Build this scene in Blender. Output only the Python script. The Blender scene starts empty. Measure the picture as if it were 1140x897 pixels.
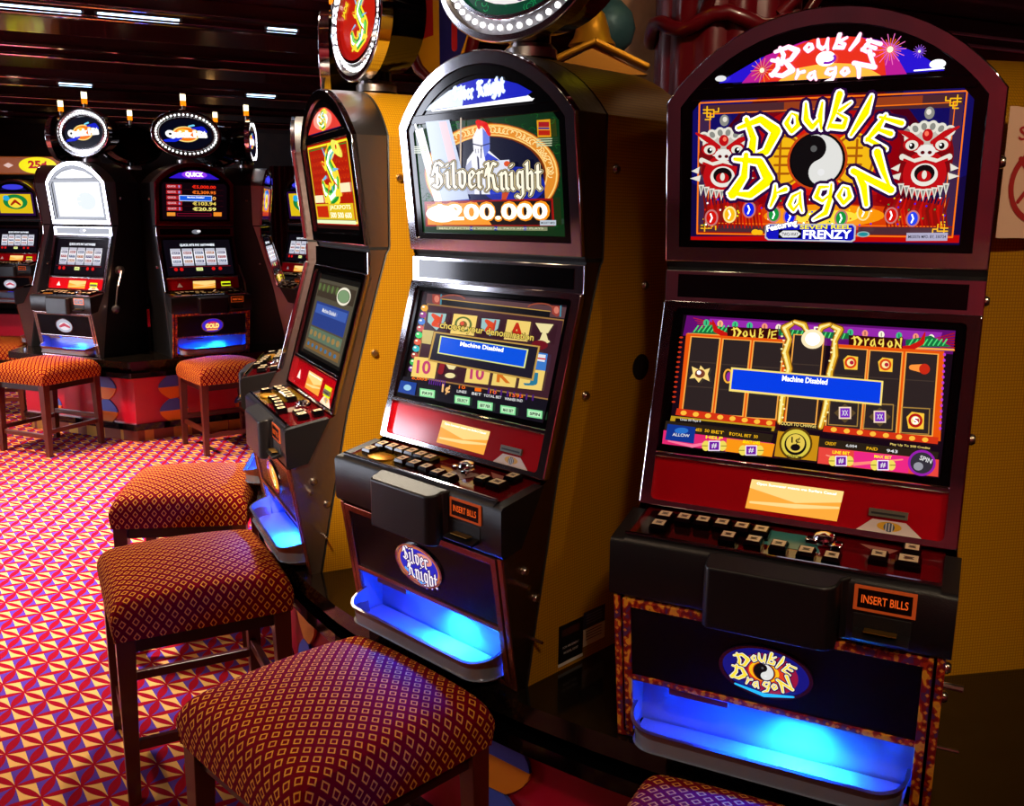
import bpy, math, random
from math import sin, cos, pi, radians, sqrt
from mathutils import Vector, Matrix
random.seed(7)
SC = bpy.context.scene
COL = SC.collection

# ------------------------------------------------------------------ materials
def lin(c):
    c = c / 255.0
    return c / 12.92 if c <= 0.04045 else ((c + 0.055) / 1.055) ** 2.4
def rgb(c): return (lin(c[0]), lin(c[1]), lin(c[2]), 1)
MATS = {}
def mat(name, col, rough=.5, metal=0., emit=None, es=1., spec=.5, coat=0., bump=None, trans=0.):
    if name in MATS: return MATS[name]
    m = bpy.data.materials.new(name); m.use_nodes = True
    b = m.node_tree.nodes['Principled BSDF']
    b.inputs['Base Color'].default_value = rgb(col)
    b.inputs['Roughness'].default_value = rough
    b.inputs['Metallic'].default_value = metal
    b.inputs['Specular IOR Level'].default_value = spec
    b.inputs['Coat Weight'].default_value = coat
    b.inputs['Coat Roughness'].default_value = .08
    b.inputs['Transmission Weight'].default_value = trans
    if emit:
        b.inputs['Emission Color'].default_value = rgb(emit)
        b.inputs['Emission Strength'].default_value = es
    if bump:
        nt = m.node_tree
        n = nt.nodes.new('ShaderNodeTexNoise'); n.inputs['Scale'].default_value = bump[0]
        tc = nt.nodes.new('ShaderNodeTexCoord'); nt.links.new(tc.outputs['Object'], n.inputs['Vector'])
        bp = nt.nodes.new('ShaderNodeBump'); bp.inputs['Strength'].default_value = bump[1]; bp.inputs['Distance'].default_value = .01
        nt.links.new(n.outputs['Fac'], bp.inputs['Height']); nt.links.new(bp.outputs['Normal'], b.inputs['Normal'])
    MATS[name] = m
    return m
def E(r, g, b, s=1.0):
    """a backlit, glossy-fronted colour of a screen or a lit print"""
    k = 'lit_%d_%d_%d_%d' % (r, g, b, int(s * 100))
    if k in MATS: return MATS[k]
    return mat(k, (r * .25, g * .25, b * .25), .12, 0, (r, g, b), s, .35)
def P(r, g, b, rough=.4):
    return mat('paint_%d_%d_%d' % (r, g, b), (r, g, b), rough)

class X:
    """tiny node-expression helper"""
    nt = None
    def __init__(s, o): s.o = o
    @staticmethod
    def m(op, a, b=None, c=None):
        n = X.nt.nodes.new('ShaderNodeMath'); n.operation = op
        for i, v in enumerate((a, b, c)):
            if v is None: continue
            if isinstance(v, X): X.nt.links.new(v.o, n.inputs[i])
            else: n.inputs[i].default_value = v
        return X(n.outputs[0])
    def __add__(s, o): return X.m('ADD', s, o)
    def __radd__(s, o): return X.m('ADD', o, s)
    def __sub__(s, o): return X.m('SUBTRACT', s, o)
    def __rsub__(s, o): return X.m('SUBTRACT', o, s)
    def __mul__(s, o): return X.m('MULTIPLY', s, o)
    def __rmul__(s, o): return X.m('MULTIPLY', o, s)
    def lt(s, o): return X.m('LESS_THAN', s, o)
    def gt(s, o): return X.m('GREATER_THAN', s, o)
    def abs(s): return X.m('ABSOLUTE', s)
    def frac(s): return X.m('FRACT', s)
    def sin(s): return X.m('SINE', s)
    def max(s, o): return X.m('MAXIMUM', s, o)
    def min(s, o): return X.m('MINIMUM', s, o)
def mixc(f, a, b):
    n = X.nt.nodes.new('ShaderNodeMix'); n.data_type = 'RGBA'
    X.nt.links.new(f.o, n.inputs[0])
    for i, v in ((6, a), (7, b)):
        if isinstance(v, X): X.nt.links.new(v.o, n.inputs[i])
        else: n.inputs[i].default_value = v
    return X(n.outputs[2])
def coords(m, kind='Object'):
    X.nt = m.node_tree
    tc = X.nt.nodes.new('ShaderNodeTexCoord')
    sp = X.nt.nodes.new('ShaderNodeSeparateXYZ'); X.nt.links.new(tc.outputs[kind], sp.inputs[0])
    return X(sp.outputs[0]), X(sp.outputs[1]), X(sp.outputs[2]), tc
def link_col(m, x): X.nt.links.new(x.o, m.node_tree.nodes['Principled BSDF'].inputs['Base Color'])
def link_bump(m, h, strength=.3, dist=.002):
    bp = X.nt.nodes.new('ShaderNodeBump'); bp.inputs['Strength'].default_value = strength; bp.inputs['Distance'].default_value = dist
    X.nt.links.new(h.o, bp.inputs['Height']); X.nt.links.new(bp.outputs['Normal'], m.node_tree.nodes['Principled BSDF'].inputs['Normal'])

chrome = mat('chrome', (222, 222, 228), .07, 1.)
chromes = mat('brushed_chrome', (178, 172, 170), .28, 1., bump=(60, .08))
bronze = mat('dark_brushed_steel', (118, 100, 84), .33, 1., bump=(70, .1))
blackp = mat('black_plastic', (16, 14, 17), .38, bump=(400, .08))
blackg = mat('black_gloss', (4, 4, 6), .08, spec=.4)
blackm = mat('black_matt', (10, 9, 11), .6)
blacks = mat('black_cabinet', (12, 13, 17), .35)
redg = mat('red_gloss', (170, 6, 20), .12, coat=.6)
cream = mat('button_cream', (228, 206, 170), .35)
gold_metal = mat('gold_metal', (214, 150, 36), .36, .75)
wood = mat('mahogany', (84, 30, 16), .3, coat=.3)
wooddark = mat('dark_wood', (48, 16, 10), .3, coat=.3)
screw = mat('screw_steel', (190, 180, 170), .25, 1.)

def m_gold():
    m = mat('gold_cabinet', (196, 140, 12), .42, .0)
    x, y, z, tc = coords(m)
    a = ((y * 150.).frac() - .5).abs().gt(.34); b = ((z * 150.).frac() - .5).abs().gt(.34)
    g = a.max(b)
    link_col(m, mixc(g, rgb((200, 145, 12)), rgb((168, 114, 8))))
    link_bump(m, g, .25, .001)
    m.node_tree.nodes['Principled BSDF'].inputs['Metallic'].default_value = .25
    return m
gold = m_gold()

def m_carpet():
    m = mat('carpet_pattern', (160, 20, 40), .95, spec=.1)
    x, y, z, tc = coords(m)
    v1 = (.0980, -.0500); v2 = (-.0120, .1040); A = (-1.393, 2.413)
    det = v1[0] * v2[1] - v1[1] * v2[0]
    X0 = x - A[0]; Y0 = y - A[1]
    # gentle irregularity of the weave
    u = X0 * (v2[1] / det) - Y0 * (v2[0] / det)
    v = Y0 * (v1[0] / det) - X0 * (v1[1] / det)
    a = u.frac(); b = v.frac()
    da = .5 - (a - .5).abs(); db = .5 - (b - .5).abs()      # distance to nearest lattice line
    # signed distances to the nearest lattice line, and positions along it squared off against the skew
    bs = v - X.m('ROUND', v); as_ = u - X.m('ROUND', u)
    leaf1 = db.lt(((u + bs * -.527) * pi).sin().abs() * .115 + .012)
    leaf2 = da.lt(((v + as_ * -.582) * pi).sin().abs() * .150 + .012)
    wedge = (a - b).abs().lt(((a + b) * (pi / 2)).sin() * .105 + .02)
    red = leaf1.max(leaf2).max(wedge)
    creamf = db.lt(da)
    c = mixc(creamf, rgb((92, 58, 158)), rgb((240, 188, 104)))
    c = mixc(red, c, rgb((158, 4, 30)))
    no = X.nt.nodes.new('ShaderNodeTexNoise'); no.inputs['Scale'].default_value = 900
    X.nt.links.new(tc.outputs['Object'], no.inputs['Vector'])
    link_col(m, c); link_bump(m, X(no.outputs['Fac']), .5, .004)
    return m
def m_seat():
    m = mat('seat_fabric', (90, 10, 25), .95, spec=.08)
    u, v, w, tc = coords(m, 'UV')
    p = .0262
    a = (((u + v) * (.7071 / p)).frac() - .5).abs(); b = (((u - v) * (.7071 / p)).frac() - .5).abs()
    d = a.max(b)
    ring = d.lt(.30) * d.gt(.185)
    link_col(m, mixc(ring, rgb((118, 0, 22)), rgb((244, 166, 60))))
    link_bump(m, ring, .3, .001)
    return m
carpet = m_carpet(); seatm = m_seat()
def m_noise(name, c1, c2, scale, rough=.5, stretch=(1, 1, 1), metal=0, detail=6, emit=0):
    m = mat(name, c1, rough, metal)
    x, y, z, tc = coords(m)
    mp = X.nt.nodes.new('ShaderNodeMapping'); mp.inputs['Scale'].default_value = stretch
    X.nt.links.new(tc.outputs['Object'], mp.inputs[0])
    n = X.nt.nodes.new('ShaderNodeTexNoise'); n.inputs['Scale'].default_value = scale; n.inputs['Detail'].default_value = detail
    X.nt.links.new(mp.outputs[0], n.inputs['Vector'])
    r = X.nt.nodes.new('ShaderNodeMapRange'); r.inputs[1].default_value = .35; r.inputs[2].default_value = .65
    X.nt.links.new(n.outputs['Fac'], r.inputs[0])
    c = mixc(X(r.outputs[0]), rgb(c1), rgb(c2))
    link_col(m, c)
    return m
marble = m_noise('tan_marble', (150, 104, 60), (196, 150, 98), 6)
granite = m_noise('black_stone', (6, 6, 7), (22, 18, 14), 30, .12)
trimpat = None
def m_trim():
    m = mat('mosaic_trim', (140, 20, 10), .3, 0., spec=.5)
    x, y, z, tc = coords(m)
    vo = X.nt.nodes.new('ShaderNodeTexNoise'); vo.inputs['Scale'].default_value = 70; vo.inputs['Detail'].default_value = 1
    mp = X.nt.nodes.new('ShaderNodeMapping'); mp.inputs['Scale'].default_value = (1, 1, .6)
    X.nt.links.new(tc.outputs['Object'], mp.inputs[0]); X.nt.links.new(mp.outputs[0], vo.inputs['Vector'])
    f = X(vo.outputs['Fac'])
    w = ((x * 60.).frac() - .5).abs() + ((z * 60.).frac() - .5).abs()
    c = mixc(f.gt(.52), rgb((128, 14, 12)), rgb((180, 50, 20)))
    c = mixc(f.gt(.59), c, rgb((236, 160, 40)))
    c = mixc(f.lt(.40), c, rgb((90, 40, 90)))
    c = mixc(w.lt(.22), c, rgb((222, 140, 50)))
    link_col(m, c)
    b = m.node_tree.nodes['Principled BSDF']
    return m
trimpat = m_trim()

# ------------------------------------------------------------------ mesh helpers
class MB:
    def __init__(s): s.v = []; s.f = []; s.m = []; s.mats = []
    def mi(s, m):
        if m not in s.mats: s.mats.append(m)
        return s.mats.index(m)
    def add(s, vs, fs, m):
        o = len(s.v); k = s.mi(m)
        s.v += [tuple(p) for p in vs]
        for f in fs: s.f.append(tuple(i + o for i in f)); s.m.append(k)
    def box(s, c, d, m, R=None):
        vs = []
        for sx in (-.5, .5):
            for sy in (-.5, .5):
                for sz in (-.5, .5):
                    p = Vector((sx * d[0], sy * d[1], sz * d[2]))
                    if R is not None: p = R @ p
                    vs.append(p + Vector(c))
        s.add(vs, [(0, 1, 3, 2), (4, 6, 7, 5), (0, 4, 5, 1), (2, 3, 7, 6), (0, 2, 6, 4), (1, 5, 7, 3)], m)
    def prism(s, pts, a, b, m, fn, cap=True, mcap=None):
        """pts 2D outline (ccw), fn(p, t) -> 3D, extruded from t=a to t=b"""
        n = len(pts)
        vs = [fn(p, a) for p in pts] + [fn(p, b) for p in pts]
        s.add(vs, [(i, (i + 1) % n, n + (i + 1) % n, n + i) for i in range(n)], m)
        if cap: s.add(vs, [tuple(range(n - 1, -1, -1)), tuple(range(n, 2 * n))], mcap or m)
    def tube(s, path, r, m, n=10, cap=True):
        rr = r if isinstance(r, (list, tuple)) else [r] * len(path)
        path = [Vector(p) for p in path]; rings = []
        for i, p in enumerate(path):
            a = path[max(i - 1, 0)]; b = path[min(i + 1, len(path) - 1)]
            t = (b - a).normalized()
            up = Vector((0, 0, 1)) if abs(t.z) < .9 else Vector((1, 0, 0))
            e1 = t.cross(up).normalized(); e2 = t.cross(e1)
            rings.append([p + rr[i] * (cos(2 * pi * k / n) * e1 + sin(2 * pi * k / n) * e2) for k in range(n)])
        vs = [q for r_ in rings for q in r_]; fs = []
        for i in range(len(rings) - 1):
            for k in range(n): fs.append((i * n + k, i * n + (k + 1) % n, (i + 1) * n + (k + 1) % n, (i + 1) * n + k))
        if cap: fs += [tuple(range(n - 1, -1, -1)), tuple(range((len(rings) - 1) * n, len(rings) * n))]
        s.add(vs, fs, m)
    def lathe(s, prof, m, n=24, c=(0, 0, 0), R=None, sx=1., sy=1.):
        vs = []
        for r, z in prof:
            for k in range(n):
                p = Vector((r * sx * cos(2 * pi * k / n), r * sy * sin(2 * pi * k / n), z))
                if R is not None: p = R @ p
                vs.append(p + Vector(c))
        fs = []
        for i in range(len(prof) - 1):
            for k in range(n): fs.append((i * n + k, i * n + (k + 1) % n, (i + 1) * n + (k + 1) % n, (i + 1) * n + k))
        fs += [tuple(range(n - 1, -1, -1)), tuple(range((len(prof) - 1) * n, len(prof) * n))]
        s.add(vs, fs, m)
    def sphere(s, c, r, m, n=12):
        prof = [(max(1e-4, r * sin(pi * i / n)), -r * cos(pi * i / n)) for i in range(n + 1)]
        s.lathe(prof, m, n * 2, c)
    def build(s, name, parent=None, smooth=False, bevel=0, seg=2, loc=None, rotz=None):
        me = bpy.data.meshes.new(name); me.from_pydata(s.v, [], s.f); me.update()
        for m in s.mats: me.materials.append(m)
        me.polygons.foreach_set('material_index', s.m)
        if smooth:
            me.polygons.foreach_set('use_smooth', [True] * len(me.polygons))
            try: me.set_sharp_from_angle(angle=radians(38))
            except Exception: pass
        o = bpy.data.objects.new(name, me); COL.objects.link(o)
        if parent is not None: o.parent = parent
        if loc is not None: o.location = loc
        if rotz is not None: o.rotation_euler = (0, 0, rotz)
        if bevel:
            b = o.modifiers.new('bevel', 'BEVEL'); b.width = bevel; b.segments = seg; b.limit_method = 'ANGLE'; b.angle_limit = radians(40)
        return o
def tag(o, label=None, cat=None, group=None, kind=None):
    if label: o['label'] = label
    if cat: o['category'] = cat
    if group: o['group'] = group
    if kind: o['kind'] = kind
    return o
def empty(name, loc, rz=0, **k):
    o = bpy.data.objects.new(name, None); COL.objects.link(o); o.location = loc; o.rotation_euler = (0, 0, rz)
    o.empty_display_size = .05
    return tag(o, **k)
def struct(o): return tag(o, kind='structure')
def copy_tree(o, parent=None):
    c = o.copy(); COL.objects.link(c)
    if parent is not None: c.parent = parent
    for ch in [q for q in bpy.data.objects if q.parent == o]: copy_tree(ch, c)
    return c

# ------------------------------------------------------------------ lettering
TXT = {}
def text_mesh(s, off=0.):
    k = (s, off)
    if k in TXT: return TXT[k]
    cu = bpy.data.curves.new('t', 'FONT'); cu.body = s; cu.size = 1; cu.offset = off; cu.resolution_u = 3
    ob = bpy.data.objects.new('t', cu); COL.objects.link(ob)
    dg = bpy.context.evaluated_depsgraph_get(); me = bpy.data.meshes.new_from_object(ob.evaluated_get(dg))
    vs = [(v.co.x, v.co.y) for v in me.vertices]; fs = [tuple(p.vertices) for p in me.polygons]
    bpy.data.objects.remove(ob); bpy.data.curves.remove(cu); bpy.data.meshes.remove(me)
    TXT[k] = (vs, fs); return TXT[k]
def hull(pts):
    pts = sorted(set((round(a, 6), round(b, 6)) for a, b in pts))
    if len(pts) < 3: return pts
    def half(ps):
        h = []
        for p in ps:
            while len(h) > 1 and (h[-1][0] - h[-2][0]) * (p[1] - h[-2][1]) - (h[-1][1] - h[-2][1]) * (p[0] - h[-2][0]) <= 0: h.pop()
            h.append(p)
        return h[:-1]
    return half(pts) + half(pts[::-1])
O8 = [(cos(pi * k / 4), sin(pi * k / 4)) for k in range(8)]
# brush letters: strokes of (x, y, radius), y up, about 1 high
BR = {
 'D': (.85, [[(.10, 1., .07), (.22, .5, .10), (.10, 0, .13)], [(-.12, .82, .05), (.45, .95, .10), (.80, .60, .14), (.5, .12, .10), (.0, .0, .03)]]),
 'o': (.75, [[(.34, .82, .04), (.10, .42, .12), (.30, .04, .10), (.60, .30, .13), (.55, .70, .08), (.34, .82, .04)]]),
 'u': (.80, [[(.02, .95, .05), (.08, .35, .13), (.32, .06, .10), (.55, .35, .07)], [(.62, 1.0, .05), (.58, .5, .11), (.66, 0, .05)]]),
 'b': (.72, [[(.22, 1.15, .13), (.14, .5, .09), (.02, .0, .04)], [(.10, .10, .10), (.50, .10, .10), (.56, .38, .07), (.20, .55, .04)], [(.62, .92, .03), (.30, .62, .08)]]),
 'l': (.35, [[(.26, 1.2, .04), (.22, .7, .13), (.02, .0, .05)]]),
 'E': (.72, [[(.18, .98, .04), (.16, .5, .12), (.06, .0, .06)], [(.05, .84, .05), (.75, 1.0, .10)], [(.10, .46, .05), (.62, .55, .10)], [(.05, .05, .08), (.72, .05, .07)]]),
 'r': (.55, [[(.05, .95, .04), (.16, .5, .12), (.10, .0, .06)], [(.16, .6, .04), (.52, .88, .12)]]),
 'a': (.75, [[(.55, .95, .04), (.20, .70, .10), (.08, .30, .12), (.30, .03, .08), (.52, .40, .06)], [(.52, .95, .05), (.56, .45, .11), (.72, .0, .05)]]),
 'g': (.80, [[(.55, .90, .05), (.22, .88, .08), (.10, .50, .11), (.35, .32, .07), (.6, .55, .05)], [(.66, 1.0, .05), (.64, .4, .11), (.50, -.15, .12), (.05, -.42, .03)]]),
 'N': (.85, [[(.12, .95, .05), (.14, .5, .11), (.00, .0, .07)], [(.06, 1.0, .10), (.40, .5, .10), (.72, .05, .12)], [(.80, 1.15, .12), (.74, .6, .08), (.72, .1, .04)]]),
}
NIB = {
 'S': (.92, [[(.80, 1.30), (.52, 1.5), (.20, 1.30), (.26, 1.0), (.66, .62), (.72, .26), (.45, .0), (.10, .16)], [(.05, .75), (.30, 1.45)], [(.40, .2), (.40, 1.2)]]),
 'i': (.36, [[(.0, .85), (.13, .95), (.13, .12), (.28, .0)], [(.08, 1.30), (.18, 1.36)]]),
 'l': (.36, [[(.0, 1.40), (.13, 1.5), (.13, .12), (.28, .0)]]),
 'v': (.62, [[(.0, .9), (.13, .97), (.13, .18), (.34, .0)], [(.30, 1.0), (.50, .86), (.50, .3), (.34, .0)]]),
 'e': (.58, [[(.30, 1.), (.13, .82), (.13, .2), (.30, .0), (.52, .14)], [(.30, 1.), (.48, .82), (.16, .46)]]),
 'r': (.52, [[(.0, .85), (.13, .95), (.13, .1), (.27, .0)], [(.15, .76), (.36, 1.0), (.50, .88)]]),
 'K': (.98, [[(.06, 1.45), (.24, 1.5), (.24, .12), (.06, .0)], [(.26, .85), (.58, 1.5), (.82, 1.4)], [(.26, .86), (.55, .78), (.68, .12), (.92, .0)], [(.0, .8), (.12, 1.2)]]),
 'n': (.68, [[(.0, .85), (.13, .95), (.13, .1), (.27, .0)], [(.15, .76), (.38, 1.), (.50, .86), (.50, .12), (.65, .0)]]),
 'g': (.64, [[(.46, .95), (.22, 1.), (.12, .82), (.12, .28), (.28, .08), (.48, .22)], [(.50, 1.02), (.50, -.28), (.30, -.48), (.02, -.34)]]),
 'h': (.68, [[(.0, 1.40), (.13, 1.5), (.13, .1), (.27, .0)], [(.15, .76), (.38, 1.), (.50, .86), (.50, .0), (.36, -.3)]]),
 't': (.46, [[(.15, 1.35), (.15, .15), (.34, .0)], [(-.02, .95), (.38, .97)]]),
 ' ': (.35, []),
}
class Art:
    """flat artwork given in picture-like coordinates, laid on a panel"""
    def __init__(s, mb, quad, rect, fn, step=.00012, base=.0004):
        s.mb = mb; s.fn = fn; s.rect = rect; s.n = 0; s.step = step; s.base = base
        (x0, y0), (x1, y1), (x2, y2), (x3, y3) = quad     # TL TR BR BL -> (0,0)(1,0)(1,1)(0,1)
        dx1, dx2, sx = x1 - x2, x3 - x2, x0 - x1 + x2 - x3
        dy1, dy2, sy = y1 - y2, y3 - y2, y0 - y1 + y2 - y3
        d = dx1 * dy2 - dx2 * dy1
        g = (sx * dy2 - dx2 * sy) / d; h = (dx1 * sy - sx * dy1) / d
        M = Matrix(((x1 - x0 + g * x1, x3 - x0 + h * x3, x0), (y1 - y0 + g * y1, y3 - y0 + h * y3, y0), (g, h, 1)))
        s.M = M.inverted()
    def map(s, p):
        q = s.M @ Vector((p[0], p[1], 1)); u = q.x / q.z; v = q.y / q.z
        a, b, c, d = s.rect; u = min(max(u, -.035), 1.035); v = min(max(v, -.05), 1.05)
        return s.fn(a + u * (b - a), d - v * (d - c), s.base + s.n * s.step)
    def draw(s, pts, faces, m):
        s.mb.add([s.map(p) for p in pts], faces, m)
    def up(s): s.n += 1
    def poly(s, pts, m): s.up(); s.draw(pts, [tuple(range(len(pts)))], m)
    def rect_(s, x0, y0, x1, y1, m): s.poly([(x0, y0), (x1, y0), (x1, y1), (x0, y1)], m)
    def full(s, m, e=0.):
        s.up(); a, b, c, d = s.rect; o = s.base + s.n * s.step
        s.mb.add([s.fn(a - e, c - e, o), s.fn(b + e, c - e, o), s.fn(b + e, d + e, o), s.fn(a - e, d + e, o)], [(0, 1, 2, 3)], m)
    def ell(s, cx, cy, rx, ry, m, rot=0, n=28, a0=0, a1=360):
        s.up(); r = radians(rot); pts = []
        for k in range(n + 1 if a1 - a0 < 360 else n):
            t = radians(a0 + (a1 - a0) * k / n); x = rx * cos(t); y = ry * sin(t)
            pts.append((cx + x * cos(r) - y * sin(r), cy + x * sin(r) + y * cos(r)))
        s.draw(pts, [tuple(range(len(pts)))], m)
    def ring(s, cx, cy, rx, ry, w, m, n=32, a0=0, a1=360):
        s.up(); pts = []
        for k in range(n + 1):
            t = radians(a0 + (a1 - a0) * k / n)
            pts += [(cx + rx * cos(t), cy + ry * sin(t)), (cx + (rx - w) * cos(t), cy + (ry - w) * sin(t))]
        s.draw(pts, [(2 * k, 2 * k + 2, 2 * k + 3, 2 * k + 1) for k in range(n)], m)
    def line(s, pts, w, m, closed=False):
        s.up()
        if closed: pts = list(pts) + [pts[0]]
        for a, b in zip(pts, pts[1:]):
            h = hull([(p[0] + w / 2 * c, p[1] + w / 2 * d) for p in (a, b) for c, d in O8])
            s.draw(h, [tuple(range(len(h)))], m)
    def frame(s, x0, y0, x1, y1, w, m): s.line([(x0, y0), (x1, y0), (x1, y1), (x0, y1)], w, m, True)
    def stroke(s, pts, m):
        """pts of (x, y, r)"""
        s.up()
        for a, b in zip(pts, pts[1:]):
            h = hull([(p[0] + p[2] * c, p[1] + p[2] * d) for p in (a, b) for c, d in O8])
            s.draw(h, [tuple(range(len(h)))], m)
    def text(s, t, cx, cy, w, h, m, rot=0, off=.012):
        s.up(); vs, fs = text_mesh(t, off)
        if not vs: return
        xs = [v[0] for v in vs]; ys = [v[1] for v in vs]
        mx, my = (min(xs) + max(xs)) / 2, (min(ys) + max(ys)) / 2
        kx, ky = w / (max(xs) - min(xs)), h / (max(ys) - min(ys)); r = radians(rot)
        pts = []
        for a, b in vs:
            x = (a - mx) * kx; y = -(b - my) * ky
            pts.append((cx + x * cos(r) - y * sin(r), cy + x * sin(r) + y * cos(r)))
        s.draw(pts, fs, m)
    def brush(s, ch, cx, cy, h, rot, layers, kx=1., wt=.86):
        """layers: [(grow, material)], growing outlines first"""
        w, sts = BR[ch]; r = radians(rot)
        for grow, m in layers:
            s.up()
            for st in sts:
                for a, b in zip(st, st[1:]):
                    pts = []
                    for p in (a, b):
                        for c, d in O8:
                            x = (p[0] - w / 2) * h * kx + (p[2] * h * wt + grow) * c
                            y = -((p[1] - .5) * h) + (p[2] * h * wt + grow) * d
                            pts.append((cx + x * cos(r) - y * sin(r), cy + x * sin(r) + y * cos(r)))
                    hl = hull(pts); s.draw(hl, [tuple(range(len(hl)))], m)
    def nib(s, word, x0, y0, h, layers, kx=1., rot=0, nl=.17, shear=0):
        """blackletter: x0,y0 = baseline start, h = x-height"""
        r = radians(rot); nv = (nl * .5 * .8, nl * .5 * .62)
        for grow, m in layers:
            s.up(); ax = 0
            for ch in word:
                w, sts = NIB[ch]
                for st in sts:
                    for a, b in zip(st, st[1:]):
                        pts = []
                        for p in (a, b):
                            for sg in (-1, 1):
                                for c, d in O8[::2] if grow <= 0 else O8:
                                    px = (p[0] + ax + sg * nv[0] + shear * p[1]) * h * kx; py = -(p[1] + sg * nv[1]) * h
                                    g = max(grow, .035 * h)
                                    px += g * c; py += g * d
                                    pts.append((x0 + px * cos(r) - py * sin(r), y0 + px * sin(r) + py * cos(r)))
                        hl = hull(pts); s.draw(hl, [tuple(range(len(hl)))], m)
                ax += w + .10

WH = E(255, 255, 255, 1.6); YE = E(255, 238, 0, 1.1); BLK = E(6, 5, 8, 1); GO = E(255, 190, 20); OR = E(255, 110, 10)
RD = E(214, 20, 12); DR = E(110, 8, 8); BL = E(10, 30, 230, 1.1); DB = E(14, 10, 70); GR = E(20, 150, 60); PU = E(140, 30, 190)
PUK = E(40, 10, 60); CR = E(250, 232, 180, 1.); GREY = E(120, 120, 130); TEAL = E(60, 170, 160); LW = E(235, 235, 235)

# ------------------------------------------------------------------ slot machine geometry (local: x right, y back, z up)
HW = .28
PS, PT, PU_, PV, PW = (.0046, 1.204), (.037, .914), (.040, .897), (.0396, .835), (-.0687, .451)
PC, PE, PF = (-.2006, .422), (-.1998, .311), (-.15, 0.)
def plane_fn(a, b):
    ay, az = a; by, bz = b
    L = sqrt((ay - by) ** 2 + (az - bz) ** 2)
    n = Vector((0, -(az - bz) / L, (ay - by) / L))        # points to the front
    if n.y > 0: n = -n
    def f(x, z, o=0.):
        y = ay + (z - az) * (by - ay) / (bz - az)
        return Vector((x, y, z)) + n * o
    return f
TOP = plane_fn(PS, PT); HEAD = plane_fn(PU_, PV); SCR = plane_fn(PV, PW); BEL = plane_fn(PE, PF)
DECK = None
def deck_fn(x, y, o=0.):          # deck slopes gently to the front
    t = (y - PW[0]) / (PC[0] - PW[0])
    return Vector((x, y, .443 + (.427 - .443) * t + o))
ARC = []
RISE = .142; RAD = (HW ** 2 + RISE ** 2) / (2 * RISE)
def arc(w, inset=0., n=20, zc=1.204):
    """arch outline from +w to -w for an inset frame"""
    r = RAD - inset; cz = 1.204 + RISE - RAD
    a = math.asin(min(1, w / r)); out = []
    for k in range(n + 1):
        t = a - 2 * a * k / n
        out.append((r * sin(t), cz + r * cos(t)))
    return out

def ring_mesh(mb, outer, inner, fn, d0, d1, m, mi=None):
    """solid ring between two outlines with the same count, between offsets d0 (back) and d1 (front)"""
    n = len(outer)
    vs = [fn(p[0], p[1], d1) for p in outer] + [fn(p[0], p[1], d1) for p in inner] + [fn(p[0], p[1], d0) for p in outer] + [fn(p[0], p[1], d0) for p in inner]
    fs = []
    for i in range(n):
        j = (i + 1) % n
        fs += [(i, j, n + j, n + i), (2 * n + i, 2 * n + j, j, i)]
    mb.add(vs, fs, m)
    mb.add(vs, [(n + i, n + (i + 1) % n, 3 * n + (i + 1) % n, 3 * n + i) for i in range(n)], mi or m)
def slab(mb, x0, x1, z0, z1, fn, d0, d1, m):
    vs = [fn(x, z, d) for d in (d0, d1) for x, z in ((x0, z0), (x1, z0), (x1, z1), (x0, z1))]
    mb.add(vs, [(3, 2, 1, 0), (4, 5, 6, 7), (0, 1, 5, 4), (1, 2, 6, 5), (2, 3, 7, 6), (3, 0, 4, 7)], m)

BUTTONS = [(-.213, -.118), (-.177, -.116), (-.142, -.115), (-.107, -.114), (-.071, -.116), (-.036, -.118),
           (-.212, -.158), (-.084, -.161), (-.039, -.162), (.004, -.164), (.051, -.171), (.093, -.175),
           (.163, -.142), (.211, -.099), (.209, -.143)]
BTN_ME = None
def button_mesh():
    global BTN_ME
    if BTN_ME: return BTN_ME
    mb = MB()
    def fr(w, d, z): return [(-w, -d, z), (w, -d, z), (w, d, z), (-w, d, z)]
    L = [fr(.0150, .0150, 0), fr(.0150, .0150, .010), fr(.0125, .0125, .016)]
    vs = [p for l in L for p in l]
    fs = [(i * 4 + k, i * 4 + (k + 1) % 4, (i + 1) * 4 + (k + 1) % 4, (i + 1) * 4 + k) for i in range(2) for k in range(4)]
    mb.add(vs, fs + [(8, 9, 10, 11)], blackg)
    mb.add([(x, y, .0163) for x, y, z in fr(.0108, .0108, 0)], [(0, 1, 2, 3)], cream)
    for dx, dy, w, h in ((0, .003, .006, .0012), (0, 0, .0045, .0012), (0, -.003, .006, .0012)):
        mb.add([(dx - w, dy - h, .0166), (dx + w, dy - h, .0166), (dx + w, dy + h, .0166), (dx - w, dy + h, .0166)], [(0, 1, 2, 3)], P(60, 40, 30))
    o = mb.build('button'); BTN_ME = o.data; bpy.data.objects.remove(o)
    return BTN_ME

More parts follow.
